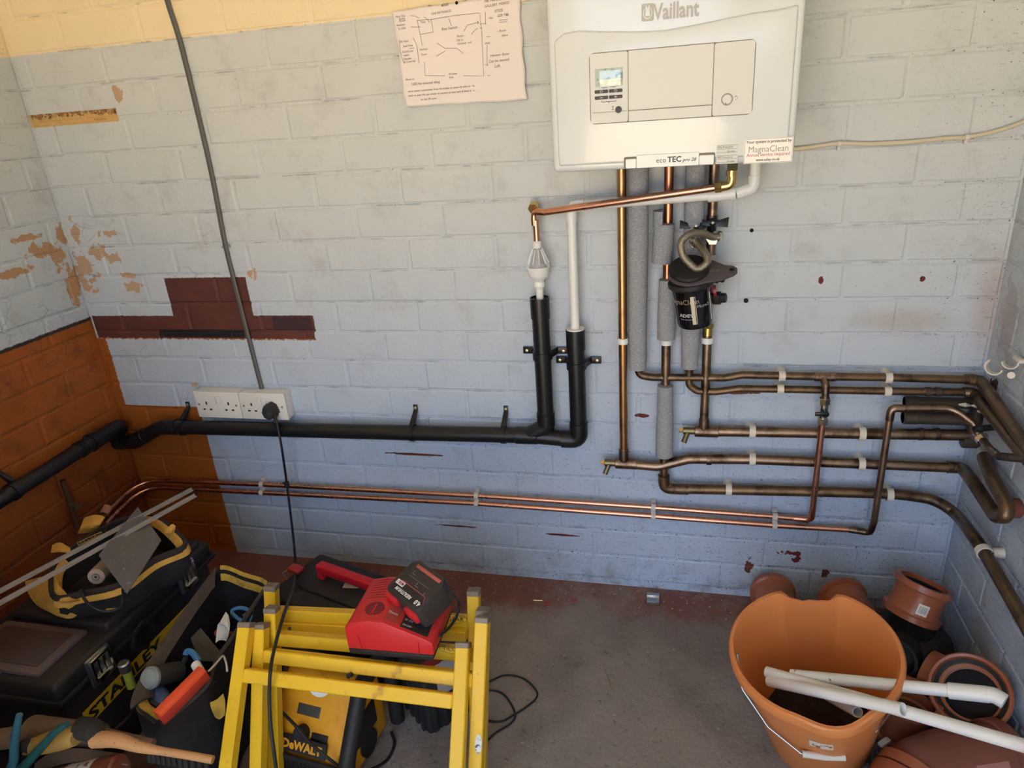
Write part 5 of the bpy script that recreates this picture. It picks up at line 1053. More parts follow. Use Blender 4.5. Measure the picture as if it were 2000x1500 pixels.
q = PZ(571, 1222, .3) + F4[2] * .011; MB().cyl(q, q + F4[2] * .004, .004, seg=8).build('bolt', WORN, t)
# ---------------------------------------------------------------- red charger and battery
CR = mat('charger_red_plastic', srgb(196, 38, 42), .42, var=.06, vs=30, speck=srgb(150, 60, 56), sps=150, spt=.72); CRD = mat('charger_vent_red', srgb(120, 22, 26), .6)
zc_ = .338
A, B_ = PZ(682, 1277, zc_), PZ(850, 1292, zc_); ex = (B_ - A).normalized(); ey = Vector((0, 0, 1)).cross(ex)
rot_ = Matrix.Rotation(math.radians(0), 4, 'Z'); M = FR(A, ex, ey); Lc = (B_ - A).length; Dc = .135
t = thing('battery_charger', A + ex * Lc / 2, 'red and black power tool battery charger lying on the yellow trestles', 'charger')
def prismx(prof, y0, y1, M, bev=.003):                          # profile in local (x, z), extruded along local y
    R_ = Matrix(((1, 0, 0, 0), (0, 0, 1, 0), (0, 1, 0, 0), (0, 0, 0, 1))); return MB().prism(prof, y0, y1, M @ R_, bev)
prismx([(.001, 0), (Lc - .010, 0), (Lc - .002, .004), (Lc - .001, .014), (0, .014)], .0, Dc, M, .003).build('base', BLACKM, t)
top_ = [(0, .0135), (Lc, .0135), (Lc, .042), (Lc - .012, .050), (.080, .084), (.050, .085), (.010, .076), (0, .062)]
prismx(top_, .0, Dc, M, .0035).build('housing', CR, t)
zt = lambda x: (.0845 if x < .080 else .084 - (x - .080) * (.034 / (Lc - .092)))
def deck(x, y, h=.0): return M @ Vector((x, y, (.076 + (x - .01) * .21 if x < .05 else zt(x)) + h))
b = MB()
for k in range(8):
    y = Dc * .52 + k * .0078; b.tube([deck(.020, y, -.001), deck(.048, y, .0), deck(.080, y + .001, -.0004)], .0016, 6)
b.build('vent_slots', CRD, t)
b = MB(); b.lathe([(.019, .0), (.019, .0010), (.014, .0010), (.014, .0)], Matrix.Translation(deck(.052, Dc * .27, -.0004)) @ M.to_3x3().to_4x4(), 24, closed=True); b.build('battery_well', CRD, t); MB().lathe([(0, .0), (.0145, .0), (.0145, .0006), (0, .0006)], Matrix.Translation(deck(.052, Dc * .27, -.0002)) @ M.to_3x3().to_4x4(), 24).build('well_floor', CRD, t)
def slab(x0, x1, y0, y1, h, m, nm, par): 
    b = MB(); v = [deck(x0, y0, h), deck(x1, y0, h), deck(x1, y1, h), deck(x0, y1, h)]; b.add(v + [p - Vector((0, 0, .001)) for p in v], [(0, 1, 2, 3), (0, 4, 5, 1), (1, 5, 6, 2), (2, 6, 7, 3), (3, 7, 4, 0)]); return b.build(nm, m, par, flat=True)
p1_ = slab(.080, .108, Dc * .08, Dc * .50, .0004, mat('faded_red_label', srgb(168, 66, 60), .5), 'brand_label', t); p2_ = slab(.111, Lc - .012, Dc * .06, Dc * .50, .0005, mat('rating_label', srgb(46, 44, 44), .5), 'rating_plate', t)
sl_ = (deck(.14, .05) - deck(.10, .05)).normalized(); FLb = FR(deck(.082, Dc * .22, .0009), sl_, ey)
textmesh('Milwaukee', .0088, FLb @ Matrix.Rotation(math.radians(0), 4, 'Z'), LT, p1_, ext=.00008, shear=.3, sx=.50); 
for k_, s_ in enumerate(('M12-18 C', '12-18V', 'CE  IP20', '220-240V')): textmesh(s_, .0060, FR(deck(.114, Dc * (.40 - .10 * k_), .0010), sl_, ey), LT, p2_, ext=.00006, sx=.8)
b = MB(); b.tube([M @ Vector((.030, -.0004, .014)), M @ Vector((.026, -.0004, .050))], .0006, 4).tube([M @ Vector((Lc - .030, -.0004, .014)), M @ Vector((Lc - .028, -.0004, .042))], .0006, 4); b.build('seam', CRD, t)
MB().tube(spline([PZ(858, 1242, .37), PZ(878, 1225, .35), PZ(893, 1200, .36), PZ(896, 1175, .37), PZ(882, 1160, .30), PZ(868, 1180, .25)], 6), .0028, 8).build('cord', CORD, t)
# battery
bx, by = PZ(824, 1203, .445), PZ(756, 1149, .445); bt_ = PZ(788, 1089, .445)
ex2 = (bx - by).normalized(); yy = (bt_ - by); ey2 = (yy - ex2 * yy.dot(ex2)).normalized(); ez2 = ex2.cross(ey2)
tilt = Matrix.Rotation(math.radians(18), 4, 'X'); MBt = FR(by + Vector((0, 0, -.002)), ex2, ey2) @ tilt
Lb_, Wb = .108, .082
t = thing('battery_pack', by, 'black and red rechargeable battery pack resting askew on the charger', 'battery')
BBK = mat('dusty_black_battery', srgb(52, 48, 47), .55, bump=.0004, bs=200, var=.25, vs=30, speck=srgb(120, 112, 104), sps=130, spt=.7)
MB().prism([(0.004, -.002), (Lb_ - .004, -.002), (Lb_, .010), (Lb_, Wb - .016), (Lb_ - .014, Wb), (.014, Wb), (0, Wb - .012), (0, .01)], -.046, .010, MBt, .005, 2).build('casing', BBK, t)
MB().box((.004, .02, -.062), (Lb_ * .4, Wb - .02, -.044), MBt, .004).build('terminal_block', BLACKM, t)
for x0 in (-.003, Lb_ * .58): MB().box((x0, -.010, -.030), (x0 + .035, .012, -.004), MBt, .004).build('release_button', CR, t)
MB().box((.020, Wb * .80, .009), (Lb_ - .012, Wb * .89, .0112), MBt, .0008).build('red_strip', mat('faded_pink_red', srgb(176, 92, 84), .6), t)
b = MB()
for x, y in ((.026, Wb * .62), (.056, Wb * .42), (.088, Wb * .34)): b.box((x, y, .009), (x + .010, y + .0012, .0106), MBt).box((x, y, .009), (x + .0012, y + .008, .0106), MBt)
b.box((.02, Wb * .55, .009), (Lb_ - .02, Wb * .56, .0104), MBt); b.build('moulded_marks', mat('pale_scuffs', srgb(120, 112, 104), .6), t)
lb_ = MB().prism([(.014, .004), (Lb_ - .008, .004), (Lb_ - .002, .016), (Lb_ - .012, .029), (.022, .029), (.012, .018)], .0095, .0108, MBt, .0004, 1).build('label_panel', mat('navy_black_label', srgb(30, 30, 40), .35), t)
r_ = MB(); r_.tube([MBt @ Vector((x, y, .0109)) for x, y in ((.012, .018), (.022, .029), (Lb_ - .012, .029), (Lb_ - .002, .016))], .0006, 4); r_.build('label_line', mat('pink_line', srgb(196, 80, 90), .5), lb_)
F180 = MBt @ Matrix.Translation((0, 0, .0110)) @ Matrix.Rotation(PI, 4, 'Z')
textmesh('4.0', .0130, F180 @ Matrix.Translation((-Lb_ + .006, -.0155, 0)), LT, lb_, ext=.0001, bold=.0005); textmesh('REDLITHIUM', .0098, F180 @ Matrix.Translation((-Lb_ + .034, -.0140, 0)), LT, lb_, ext=.0001, bold=.0003, sx=.9, shear=.2)
pz_ = MB().box((-.034 - .002, -.0275, -.0002), (-.012, -.0175, .0002), F180).build('model_plate', LT, lb_); textmesh('M18', .0080, F180 @ Matrix.Translation((-.0345, -.0255, .0004)), CRD, pz_, ext=.0001, bold=.0003) if False else textmesh('M18', .0080, F180 @ Matrix.Translation((-.0345, -.0255, .0004)), CRD, lb_, ext=.0001, bold=.0003)
# ---------------------------------------------------------------- black case with red handle behind the trestles
CASE = mat('black_tool_case', srgb(44, 43, 43), .6, bump=.0008, bs=150, var=.2, vs=24, speck=srgb(120, 112, 100), sps=120, spt=.735)
hA, hB = PZ(628, 1104, .195), PZ(752, 1148, .195); ex3 = (hB - hA).normalized(); mid = (hA + hB) / 2
Mc = FR((mid.x, mid.y, 0), ex3, Vector((0, 0, 1)).cross(ex3))
t = thing('tool_case', (mid.x, mid.y, 0), 'black plastic power tool case with a red carry handle behind the trestles', 'tool case')
MB().box((-.215, -.115, 0), (.215, .090, .150), Mc, .014, 3).build('body', CASE, t)
MB().box((-.150, -.060, .146), (.150, .045, .158), Mc, .004).build('raised_lid', CASE, t)
Lh = (hB - hA).length; CRH = mat('handle_red_plastic', srgb(204, 36, 48), .4, var=.05)
b = MB(); b.box((-Lh / 2 - .012, -.014, .176), (Lh / 2 + .012, .014, .200), Mc, .005); b.box((-Lh / 2 - .012, -.013, .150), (-Lh / 2 + .010, .013, .190), Mc, .004); b.box((Lh / 2 - .012, -.013, .150), (Lh / 2 + .012, .013, .190), Mc, .004); b.build('carry_handle', CRH, t)
q = PZ(578, 1113, .160); MB().box((-.022, -.014, 0), (.022, .014, .010), FR(q + Vector((0, 0, -.002)), ex3, Vector((0, 0, 1)).cross(ex3)), .003).build('red_latch', mat('faded_red_plastic', srgb(176, 60, 60), .5), t)
MB().tube([q + ex3 * -.02 + Vector((0, -.012, .004)), q + ex3 * -.030 + Vector((0, -.03, .002)), q + ex3 * .0 + Vector((0, -.045, .002))], .0012, 6).build('latch_wire', STEEL, t)
q = PZ(687, 1143, .1585); MB().box((-.022, -.012, 0), (.022, .012, .0008), FR(q, (1, .1, 0), (-.1, 1, 0))).build('sticker', mat('cream_sticker', srgb(206, 190, 160), .7, var=.08), t)
# ---------------------------------------------------------------- yellow and black site radio under the trestles
RY = mat('radio_yellow_plastic', srgb(214, 150, 30), .45, var=.08, vs=20, col2=srgb(170, 110, 24), th=(.55, .8), s2=16)
xd = (PZ(632, 1384, .15) - PZ(587, 1366, .16)).normalized(); xd = Vector((xd.x, xd.y, 0)).normalized(); yd = Vector((0, 0, 1)).cross(xd)
O_ = PZ(608, 1384, .150) ; OR = O_ - yd * .055 ; Mr = FR((OR.x, OR.y, 0), xd, yd)
t = thing('site_radio', (OR.x, OR.y, 0), 'yellow and black jobsite radio with a dark display on the floor under the trestles', 'radio')
RX = Matrix(((0, 0, 1, 0), (1, 0, 0, 0), (0, 1, 0, 0), (0, 0, 0, 1)))       # profile (y, z) extruded along x
prof = [(.0, .01), (-.008, .060), (.010, .098), (.085, .196), (.105, .206), (.150, .200), (.170, .170), (.175, .01)]
MB().prism(prof, -.082, .100, Mr @ RX, .010, 3).build('body', RY, t)
sy, sz = (.085 - .010), (.196 - .098); sl2 = math.hypot(sy, sz); nf = Vector((0, -sz, sy)).normalized()
def face(x, s, h=0): p = Vector((x, .010 + sy * s, .098 + sz * s)) + nf * h; return Mr @ p
FFr = lambda x, s, h=0: FR(face(x, s, h), (Mr.to_3x3() @ Vector((1, 0, 0))), (Mr.to_3x3() @ Vector((0, sy, sz)).normalized()))
MB().box((-.030, -.010, -.002), (.026, .012, .0012), FFr(0, .52), .001).build('display', mat('grey_lcd', srgb(70, 68, 62), .2), t)
MB().lathe([(.0, 0), (.020, 0), (.020, .0012), (0, .0012)], FFr(.012, .93) @ Matrix.Diagonal((1.25, 1, 1, 1)), 24).build('round_sticker', LT, t)
textmesh('229', .017, FFr(-.002, .90, .0016), mat('ink_blue', srgb(50, 44, 90), .6), t, ext=.0001, bold=.0008)
o = MB().box((-.042, -.012, 0), (.045, .010, .0010), FFr(.008, .95), .0004).build('logo_plate', YEL, t); textmesh('DAB+', .011, FFr(.030, .92, .0013), BLACKM, o, ext=.0001, bold=.0004)
pb = MB().cyl(face(-.006, .17, -.002), face(-.006, .17, .016), .0175, .015, 20, .002).build('tuning_knob', BLACKM, t)
MB().box((.016, -.010, -.001), (.056, .006, .003), FFr(0, .17), .002).build('button_strip', BLACKM, t)
fr2 = FR(Mr @ Vector((0, .004, .100)), Mr.to_3x3() @ Vector((1, 0, 0)), Mr.to_3x3() @ Vector((0, .62, 1)).normalized())
o = MB().box((-.055, -.016, -.002), (.062, .016, .0035), fr2, .002).build('brand_plate', BLACKM, t); textmesh('DeWALT', .024, fr2 @ Matrix.Translation((-.045, -.009, .0038)), RY, o, ext=.0002, bold=.0010, sx=1.0)
gf = FR(Mr @ Vector((0, -.009, .052)), Mr.to_3x3() @ Vector((1, 0, 0)), Mr.to_3x3() @ Vector((0, -.05, 1)).normalized())
o = MB().box((-.075, -.034, -.002), (.092, .034, .005), gf, .005).build('speaker_grille', BLACKM, t)
b = MB()
for k in range(14): b.box((-.058 + k * .0104, -.022, .004), (-.0555 + k * .0104, .022, .0056), gf @ Matrix.Translation((0, 0, .001)))
b.build('grille_bars', BLACK, t)
for xs in (-.098, .118):
    cg = MB(); pts = [Mr @ Vector((xs, y, z)) for y, z in ((-.012, .016), (-.022, .064), (-.004, .108), (.080, .222), (.160, .222), (.186, .17), (.186, .016))]
    cg.tube(pts, .017 if xs > 0 else .014, 12, rad=.03); cg.build('roll_bar', BLACKM, t)
b = MB(); b.tube([Mr @ Vector((x, .120, .226)) for x in (-.098, -.03, .05, .118)], .012, 12); b.build('top_handle', BLACKM, t)
b = MB(); b.box((.100, .05, .07), (.106, .13, .13), Mr, .002); b.lathe([(.030, 0), (.030, .006), (0, .008)], Mr @ Matrix.Translation((.100, .09, .045)) @ Matrix.Rotation(PI / 2, 4, 'Y'), 20); b.build('side_cover', BLACKM, t)
MB().tube(spline([PZ(545, 1385, .16), PZ(575, 1415, .15), PZ(600, 1445, .13), PZ(640, 1480, .11), PZ(690, 1510, .05), PZ(750, 1490, .004), PZ(770, 1455, .004), PZ(764, 1430, .01)], 6), .0035, 8).build('radio_cord', CORD, t)
# black ribbed crate
t = thing('black_case', (-.60, -.52, 0), 'ribbed black case standing on the floor behind the right trestle leg', 'case')
Mk = FR(PZ(840, 1441, 0), PZ(905, 1400, 0) - PZ(840, 1441, 0), Vector((0, 0, 1)).cross(PZ(905, 1400, 0) - PZ(840, 1441, 0)))
MB().box((0, 0, 0), (.15, .12, .205), Mk, .012, 3).build('body', BLACKM, t)
b = MB()
for k in range(4): b.box((-.007, .014 + k * .026, .01), (.004, .026 + k * .026, .195), Mk, .002)
for k in range(5): b.box((.012 + k * .027, -.006, .01), (.024 + k * .027, .004, .090), Mk, .002)
b.build('ribs', BLACKM, t); MB().box((.035, -.002, .10), (.11, .0005, .19), Mk).build('pale_label', mat('pale_label', srgb(150, 146, 144), .6), t)
MB().box((.0, -.006, .192), (.05, .004, .212), Mk, .003).build('red_catch', CRD, t)
# cables
t = thing('floor_cable', PZ(1000, 1380, .004), 'thin black cable looped on the concrete right of the trestles', 'cable')
MB().tube(spline(pzs((905, 1345, .004), (955, 1331, .0035), (985, 1319, .0035), (1020, 1324, .0035), (1045, 1345, .0035), (1048, 1362, .0035), (1025, 1383, .0035), (1000, 1398, .0035), (980, 1409, .006), (955, 1408, .004), (930, 1400, .004)), 6), .0024, 8).build('cable', CORD, t)
MB().tube(spline(pzs((930, 1352, .004), (958, 1348, .0035), (982, 1355, .0035), (1000, 1378, .0035), (1006, 1400, .0035), (995, 1415, .0035), (970, 1430, .0035), (952, 1446, .0035), (930, 1460, .004)), 6), .0024, 8).build('cable', CORD, t)
t = thing('plug_and_cord', PY(533, 797, -.06), 'black mains plug with a long black cord hanging down over the trestles', 'plug')
q = PY(533, 800, -.044); b = MB(); b.lathe([(.0, .0), (.0245, .0), (.0255, .006), (.0235, .020), (.019, .030), (.0, .032)], axis_frame(q, q + Vector((-.05, -1, .05))) @ Matrix.Diagonal((.86, 1.0, 1, 1)), 8); b.build('plug', mat('dusty_black_plug', srgb(46, 46, 46), .6, var=.2), t, ang=50)
cp = [PY(537, 812, -.062), PY(543, 835, -.075), PY(551, 880, -.085), PY(560, 943, -.062), PY(567, 1000, -.075), PY(574, 1060, -.10), PY(577, 1110, -.17), PZ(572, 1150, .285), PZ(557, 1192, .350), PZ(545, 1232, .358), PZ(534, 1275, .354), PZ(528, 1312, .345), PZ(526, 1360, .30), PZ(528, 1410, .26), PZ(534, 1460, .22), PZ(542, 1520, .16)]
MB().tube(spline(cp, 7), .0035, 10).build('cord', CORD, t); MB().tube([PY(537, 808, -.058), PY(538, 826, -.070)], .0055, 10).build('cord_grip', CORD, t)
q = PY(560, 945, -.062); b = MB(); b.cyl(q + Vector((0, 0, .008)), q - Vector((0, 0, .010)), .0075, seg=8, bev=.002); b.tube([q, q + Vector((-.012, -.002, .004))], .003, 6); b.build('tape_wrap', BLACKM, t)
# ---------------------------------------------------------------- broken orange bucket
OB = mat('orange_bucket_plastic', srgb(212, 132, 74), .45, var=.06, vs=12, speck=srgb(236, 170, 110), sps=45, spt=.765)
rc, bc = Vector((.275, -.503, .290)), Vector((.316, -.462, .022)); ax_ = (rc - bc).normalized(); Hb = (rc - bc).length
t = thing('bucket', bc, 'orange plastic bucket with a chipped rim, wire handle and white pipes inside', 'bucket')
Mb = axis_frame(bc, rc); inv = Mb.inverted(); seg = 72
angn = math.atan2(*((inv @ PZ(1582, 1174, .29)).yx)); angs = math.atan2(*((inv @ PZ(1640, 1402, .29)).yx))
def ad(a, b): return abs((a - b + PI) % (2 * PI) - PI)
rn = random.Random(5); jag = [rn.uniform(-.003, .003) for _ in range(seg)]
prof = [(.0, .0), (.097, .0), (.100, .004), (.146, Hb - .024), (.1575, Hb - .023), (.1585, Hb - .004), (.1555, Hb), (.1490, Hb), (.1455, Hb - .006), (.0975, .008), (.0, .008)]
vs = []; fs = []; n = seg
for i, (r, h) in enumerate(prof):
    for k in range(n):
        a = 2 * PI * k / n; rr = r; hh = h
        d1 = ad(a, angn); d2 = ad(a, angs)
        if h > Hb - .03:
            if d1 < .38: hh = min(h, Hb - .004 - (.026 if d1 < .20 else .017 if d1 < .33 else .006) + jag[k] * 1.4); hh = max(hh, Hb - .034 + i * .0002); rr = (max(min(r, .1490), .1455) if d1 < .34 else r)
            if d2 < .5: s_ = math.cos(d2 / .5 * PI / 2) ** 2; rr = r + .010 * s_; hh -= .008 * s_
        vs.append((rr * math.cos(a), rr * math.sin(a), hh))
for i in range(len(prof) - 1):
    for k in range(n): k2 = (k + 1) % n; fs.append((i * n + k, i * n + k2, (i + 1) * n + k2, (i + 1) * n + k))
MB().add(vs, fs, Mb).build('pail', OB, t, ang=40)
hw = [PZ(1440, 1278, .265), PZ(1449, 1345, .20), PZ(1500, 1420, .15), PZ(1566, 1473, .125), PZ(1655, 1474, .125), PZ(1715, 1425, .17), PZ(1737, 1395, .235)]
MB().tube(hw, .0018, 8, rad=.012).build('wire_handle', STEEL, t)
MB().tube([PZ(1567, 1472, .127), PZ(1610, 1478, .127), PZ(1650, 1479, .127)], .0068, 12).build('handle_grip', OFFW, t)
q = CAM.copy(); rr_ = ray(1603, 1451); q = CAM + rr_ * .8
for _ in range(900):
    q = q + rr_ * .001; l = inv @ q
    if 0 < l.z < Hb - .025 and math.hypot(l.x, l.y) < .100 + .046 * l.z / (Hb - .024): break
hq = (inv @ q).z; d_ = (q - Mb @ Vector((0, 0, .15))); d_ = Vector((d_.x, d_.y, 0)).normalized()
cw = Mb @ Vector((0, 0, .155)); 
b = MB(); nU = 6; vsx = []
l0 = inv @ q; a_q = math.atan2(l0.y, l0.x)
for hh in (hq - .012, hq + .012):
    for i in range(nU + 1): a = a_q + (i / nU - .5) * .30; r = .100 + .046 * hh / (Hb - .024) + .0012 + (.010 * math.cos(ad(a, angs) / .5 * PI / 2) ** 2 * hh / (Hb - .024) if ad(a, angs) < .5 else 0); vsx.append(Mb @ Vector((r * math.cos(a), r * math.sin(a), hh)))
b.add(vsx, [(i, i + 1, nU + 2 + i, nU + 1 + i) for i in range(nU)]); b.build('worn_label', mat('worn_white_label', srgb(216, 206, 190), .6, col2=srgb(170, 110, 60), th=(.56, .62), s2=90, speck=srgb(60, 60, 60), sps=260, spt=.66), t)
MB().lathe([(0, .05), (.104, .05), (.106, .045), (.099, .012), (0, .012)], Mb, 30).build('dark_debris', mat('dark_wet_debris', srgb(40, 34, 30), .9, bump=.006, bs=60, var=.4, vs=60), t)
# white pipes standing in the bucket
PV = mat('dirty_white_pipe', srgb(224, 224, 220), .4, var=.06, vs=12, speck=srgb(130, 110, 90), sps=90, spt=.72, col2=srgb(200, 176, 160), th=(.6, .8), s2=9)
def wpipe(name, a, c, label, fit=None, r=.0110):
    t = thing(name, a, label, 'plastic pipe', 'white pipes in the bucket'); d = (c - a).normalized(); L = (c - a).length
    MB().lathe([(r, 0), (r, L), (r - .002, L), (r - .002, 0)], axis_frame(a, c), 20, closed=True).build('tube', PV, t)
    if fit:
        MB().cyl(c - d * .055, c + d * .004, .0138, seg=20, bev=.001).build('coupler', PV, t)
        MB().tube([c - d * .004, c + d * .012, c + d * .026 + Vector((.0, -.006, -.006))], .0132, 18, rad=.02).build('elbow', PV, t)
    else: MB().cyl(a + d * .02, c - d * .02, r - .0022, seg=16).build('bore', mat('pale_bore', srgb(170, 180, 186), .6), t)
    return t
wpipe('waste_tube', PZ(1497, 1312, .215), PZ(2075, 1478, .335), 'longest white pipe, running from the bucket out past the right wall side')
wpipe('waste_tube', PZ(1545, 1318, .225), PZ(1925, 1356, .325), 'white pipe with a coupler and elbow end, uppermost in the bucket', True)
wpipe('waste_tube', PZ(1502, 1330, .205), PZ(1764, 1386, .328), 'shorter white pipe with an open cut end over the bucket rim')
wpipe('waste_tube', PZ(1600, 1350, .14), PZ(1675, 1391, .235), 'stub of white pipe deep inside the bucket', r=.0098)
# ---------------------------------------------------------------- brown drainage fittings
DR = mat('terracotta_drain_plastic', srgb(156, 92, 64), .3, var=.07, vs=14, speck=srgb(200, 140, 110), sps=110, spt=.76)
DR2 = mat('dull_terracotta_plastic', srgb(132, 80, 64), .38, var=.1, vs=12, col2=srgb(104, 72, 66), th=(.5, .8), s2=8)
RUB = mat('black_rubber_seal', srgb(24, 22, 22), .6)
def coupler(name, base, top, r, label, lbl=False, group='brown drainage fittings'):
    t = thing(name, base, label, 'pipe fitting', group); L = (Vector(top) - Vector(base)).length; M = axis_frame(base, top)
    b = MB(); b.lathe([(r, 0), (r + .007, .001), (r + .008, .014), (r + .002, .017), (r - .001, .03), (r - .001, L - .03), (r + .002, L - .017), (r + .008, L - .014), (r + .007, L - .001), (r, L), (r - .004, L - .001), (r - .005, L - .02), (r - .005, .02), (r - .004, .001)], M, 40, closed=True); b.build('socket_body', DR, t)
    b = MB(); b.lathe([(r - .0045, L - .012), (r - .009, L - .016), (r - .0045, L - .020)], M, 32, closed=True); b.build('rubber_seal', RUB, t)
    b = MB(); b.lathe([(r - .006, L * .5), (r - .012, L * .5 + .003), (r - .006, L * .5 + .006)], M, 32, closed=True); b.build('pipe_stop', DR, t)
    if lbl is not False:
        b = MB(); vs = []; 
        for hh in (L * .25, L * .55):
            for i in range(7): a = lbl + (i / 6 - .5) * .42; vs.append(M @ Vector(((r + .0006) * math.cos(a), (r + .0006) * math.sin(a), hh)))
        b.add(vs, [(i, i + 1, 8 + i, 7 + i) for i in range(6)]); o = b.build('barcode_label', LT, t)
        b = MB()
        for i in range(9):
            a = lbl + (i / 8 - .5) * .30; vs = []
            for hh in (L * .31, L * .50):
                for da in (-.007 - .005 * (i % 2), .007 + .005 * (i % 3 == 0)): vs.append(M @ Vector(((r + .0014) * math.cos(a + da * .6), (r + .0014) * math.sin(a + da * .6), hh)))
            b.add(vs, [(0, 1, 3, 2)])
        b.build('barcode_bars', INK, o)
    return t
def camang(base, top, off=0):
    M = axis_frame(base, top); l = M.inverted() @ CAM; return math.atan2(l.y, l.x) + off
p = PZ(1517, 1147, .112); coupler('drain_coupler', Vector((p.x + .004, -.165, .060)), Vector((p.x - .002, -.040, .060)), .050, 'brown drain coupler lying at the wall, leftmost behind the bucket')
p = PZ(1641, 1137, .130); a, c = Vector((p.x + .040, -.185, .062)), Vector((p.x + .010, -.055, .074)); coupler('drain_coupler', a, c, .054, 'brown drain coupler with a barcode lying directly behind the bucket rim', camang(a, c, -.10))
a, c = PZ(1777, 1202, .135), PZ(1806, 1136, .215); coupler('drain_coupler', a, c, .055, 'shiny brown drain coupler tilted on the black gully in the corner', camang(a, c, .35))
b_c = PZ(1772, 1265, .05)
t = thing('gully_pot', Vector((b_c.x, b_c.y, 0)), 'matt black plastic gully pot below the tilted brown coupler', 'gully')
GB2 = mat('matt_black_gully', srgb(34, 33, 33), .7, bump=.0006, bs=100, var=.2)
MB().lathe([(.0, .0), (.075, .0), (.092, .012), (.098, .05), (.090, .085), (.068, .108), (.05, .112), (.046, .104), (0, .100)], Matrix.Translation((b_c.x, b_c.y, 0)), 36).build('pot', GB2, t)
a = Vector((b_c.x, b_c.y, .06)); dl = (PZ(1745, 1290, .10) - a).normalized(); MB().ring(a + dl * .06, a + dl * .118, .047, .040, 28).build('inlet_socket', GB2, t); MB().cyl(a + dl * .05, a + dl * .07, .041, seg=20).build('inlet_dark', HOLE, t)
sx = PZ(1705, 1215, .03); MB().box((-.03, -.012, 0), (.05, .012, .05), FR((sx.x, sx.y, .0), (1, .3, 0), (-.3, 1, 0)), .004).build('bracket', GB2, t)
# bend with an open socket facing up
t = thing('drain_bend', PZ(1880, 1360, 0), 'brown drain bend with its wide open socket facing up beside the right wall', 'pipe fitting', 'brown drainage fittings')
cm = PZ(1893, 1350, .145); nv = (CAM - cm).normalized(); nv = (nv + Vector((-.10, .10, .12))).normalized()
Ms = axis_frame(cm - nv * .05, cm)
MB().lathe([(.062, 0), (.066, .002), (.068, .034), (.074, .036), (.075, .050), (.072, .054), (.067, .052), (.065, .040), (.058, .036), (.057, .012), (.050, .010), (.050, 0)], Ms, 44, closed=True).build('socket', DR, t)
MB().lathe([(.064, .036), (.056, .039), (.064, .042)], Ms, 36, closed=True).build('rubber_seal', RUB, t)
q1 = cm - nv * .048
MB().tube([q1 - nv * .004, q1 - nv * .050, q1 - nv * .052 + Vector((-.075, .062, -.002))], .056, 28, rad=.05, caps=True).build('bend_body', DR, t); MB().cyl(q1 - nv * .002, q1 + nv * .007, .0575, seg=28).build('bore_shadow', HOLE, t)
MB().lathe([(.060, .016), (.050, .020), (.050, .024), (.060, .026)], Ms, 36, closed=True).build('pipe_stop', DR, t)
a, c = PZ(1760, 1432, .0), PZ(1758, 1372, .13); c = Vector((a.x + .004, a.y + .002, .105)); coupler('drain_coupler', a, c, .054, 'brown drain coupler under the white pipes right of the bucket')
# large bend at the bottom
t = thing('drain_junction', PZ(1830, 1480, 0), 'large dull brown drain bend lying along the bottom right edge', 'pipe fitting', 'brown drainage fittings')
g0, g1, g2 = PZ(1945, 1478, .07), PZ(1850, 1492, .078), PZ(1765, 1560, .06)
MB().tube([g0, g1, PZ(1790, 1515, .08), g2], .062, 36, rad=.08).build('bend_body', DR2, t)
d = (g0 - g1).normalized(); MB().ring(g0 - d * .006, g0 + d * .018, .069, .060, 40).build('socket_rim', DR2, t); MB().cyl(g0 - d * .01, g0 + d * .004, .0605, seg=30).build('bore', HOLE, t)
d = (g2 - PZ(1790, 1515, .08)).normalized(); MB().ring(g2 - d * .055, g2 - d * .035, .0675, .060, 40).build('socket_rim', DR, t); MB().ring(g2 - d * .03, g2 + d * .04, .069, .060, 40).build('socket_body', DR, t)
q = PZ(1908, 1478, .135)
vs = []; dg_ = (g0 - g1).normalized(); Mg = axis_frame(g1, g0); lc = Mg.inverted() @ CAM; a0 = math.atan2(lc.y, lc.x)
b = MB()
for hh in (.012, .080):
    for i in range(5): a = a0 + .25 + (i / 4 - .5) * .20; vs.append(Mg @ Vector((.0626 * math.cos(a), .0626 * math.sin(a), hh)))
b.add(vs, [(i, i + 1, 6 + i, 5 + i) for i in range(4)]); b.build('moulded_text_plate', mat('pinkish_brown', srgb(176, 120, 108), .35), t)
# rubble and bits
STONE = mat('grey_rubble', srgb(92, 90, 92), .9, bump=.003, bs=70, var=.3, vs=50)
rn = random.Random(9)
def stone(c, r, name, label, m=STONE, cat='stone', grp='rubble stones by the bucket'):
    bm = bmesh.new(); bmesh.ops.create_icosphere(bm, subdivisions=1, radius=r)
    for v in bm.verts: v.co *= rn.uniform(.7, 1.15); v.co.z *= .6
    b = MB().bm(bm, Matrix.Translation(c)); o = b.build(name, m, None, flat=True); return tag(o, label, cat, grp)
big = [(1700, 1440), (1718, 1432), (1690, 1462), (1728, 1470), (1706, 1484), (1672, 1486), (1744, 1452), (1690, 1498), (1722, 1495), (1655, 1496)]
desc = ['topmost', 'topmost, right of its neighbour', 'close to the bucket wall', 'touching the brown bend', 'in the middle of the heap', 'under the bucket handle grip', 'beside the white scrap', 'at the bottom edge', 'at the bottom edge against the bend', 'half under the bucket']
for k, (x, y) in enumerate(big):
    q = PZ(x, y, .0); r = rn.uniform(.008, .016); stone(q + Vector((0, 0, r * .5)), r, 'rubble_stone', 'small grey rubble stone, ' + desc[k])
q = PZ(1727, 1452, .022); t = tag(MB().box((-.014, -.006, 0), (.014, .006, .008), FR(q, (1, .8, .1), (-.8, 1, 0)), .002).build('plastic_scrap', WHITE), 'small white plastic scrap on the rubble beside the bucket', 'scrap')
b = MB(); rn2 = random.Random(4)
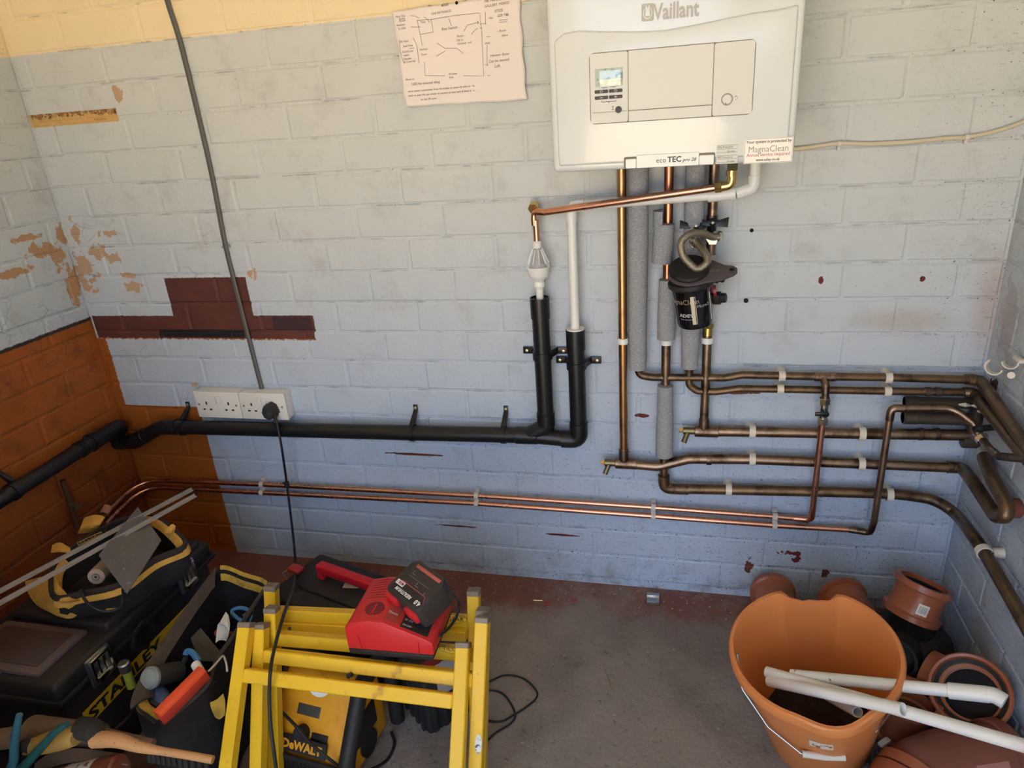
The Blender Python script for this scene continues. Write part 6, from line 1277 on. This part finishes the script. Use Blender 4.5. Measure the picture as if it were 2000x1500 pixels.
for k in range(420):
    x, y = rn2.uniform(-1.15, .62), rn2.uniform(-.9, -.01)
    if rn2.random() < .5: y = -abs(rn2.gauss(0, .05)) - .005
    s_ = rn2.uniform(.0006, .0022); b.cbox((x, y, s_ * .5), (s_ * rn2.uniform(1, 2.5), s_ * rn2.uniform(1, 2), s_), RZ(rn2.uniform(0, 90), (0, 0, 0)) if False else None)
o = b.build('floor_grit', mat('pale_grit', srgb(156, 144, 130), .9), None, flat=True); tag(o, 'pale grit and crumbs scattered over the concrete', 'grit', kind='stuff')
b = MB()
for k in range(90):
    x = rn2.uniform(.33, .47); y = rn2.uniform(-.62, -.40); s_ = rn2.uniform(.003, .008)
    q = PZ(rn2.uniform(1640, 1760), rn2.uniform(1425, 1520), 0); bm = bmesh.new(); bmesh.ops.create_icosphere(bm, subdivisions=1, radius=s_); b.bm(bm, Matrix.Translation(q + Vector((0, 0, s_ * .4))))
o = b.build('rubble_gravel', STONE, None, flat=True); tag(o, 'fine dark gravel around the rubble stones', 'gravel', kind='stuff')
q = PZ(1276, 1173, 0); ex4 = (PZ(1290, 1172, 0) - PZ(1258, 1169, 0)).normalized()
t = thing('zinc_channel', q, 'short zinc plated metal clip lying against the foot of the wall', 'metal clip')
pr = [(-.020, 0), (-.020, .012), (-.006, .014), (-.002, .008), (.002, .008), (.006, .014), (.020, .012), (.020, 0)]
MB().prism(pr, -.018, .016, FR(q, (PZ(1276, 1150, 0) - q), Vector((0, 0, 1)).cross(PZ(1276, 1150, 0) - q)) @ Matrix(((1, 0, 0, 0), (0, 0, -1, 0), (0, 1, 0, 0), (0, 0, 0, 1))), .001).build('channel', STEEL, t)
for k, (x, y, m_, lb) in enumerate(((1121, 1172, 'red', 'red wall plug lying on the floor, right of its twin'), (1069, 1181, 'red', 'red wall plug lying on the floor, left of its twin'))):
    q = PZ(x, y, .003); tag(MB().cyl(q - Vector((.010, 0, 0)), q + Vector((.010, .003, 0)), .0032, .0022, 8).build('loose_wall_plug', mat('red_nylon', srgb(150, 44, 36), .5)), lb, 'wall plug', 'loose red wall plugs')
q = PZ(1042, 1172, .002); t = tag(MB().cyl(q, q + Vector((.026, .002, 0)), .0016, seg=6).cyl(q - Vector((.001, 0, 0)), q + Vector((.001, 0, 0)), .0038, .0030, 8).build('loose_screw', BRASS), 'single loose screw on the floor near the wall', 'screw')
q = PZ(1186, 1325, .002); t = tag(MB().tube(pzs((1178, 1300, .003), (1184, 1320, .004), (1192, 1345, .003)), .0018, 5).build('twig', mat('straw', srgb(150, 132, 110), .9)), 'small dry twig on the bare concrete', 'twig')
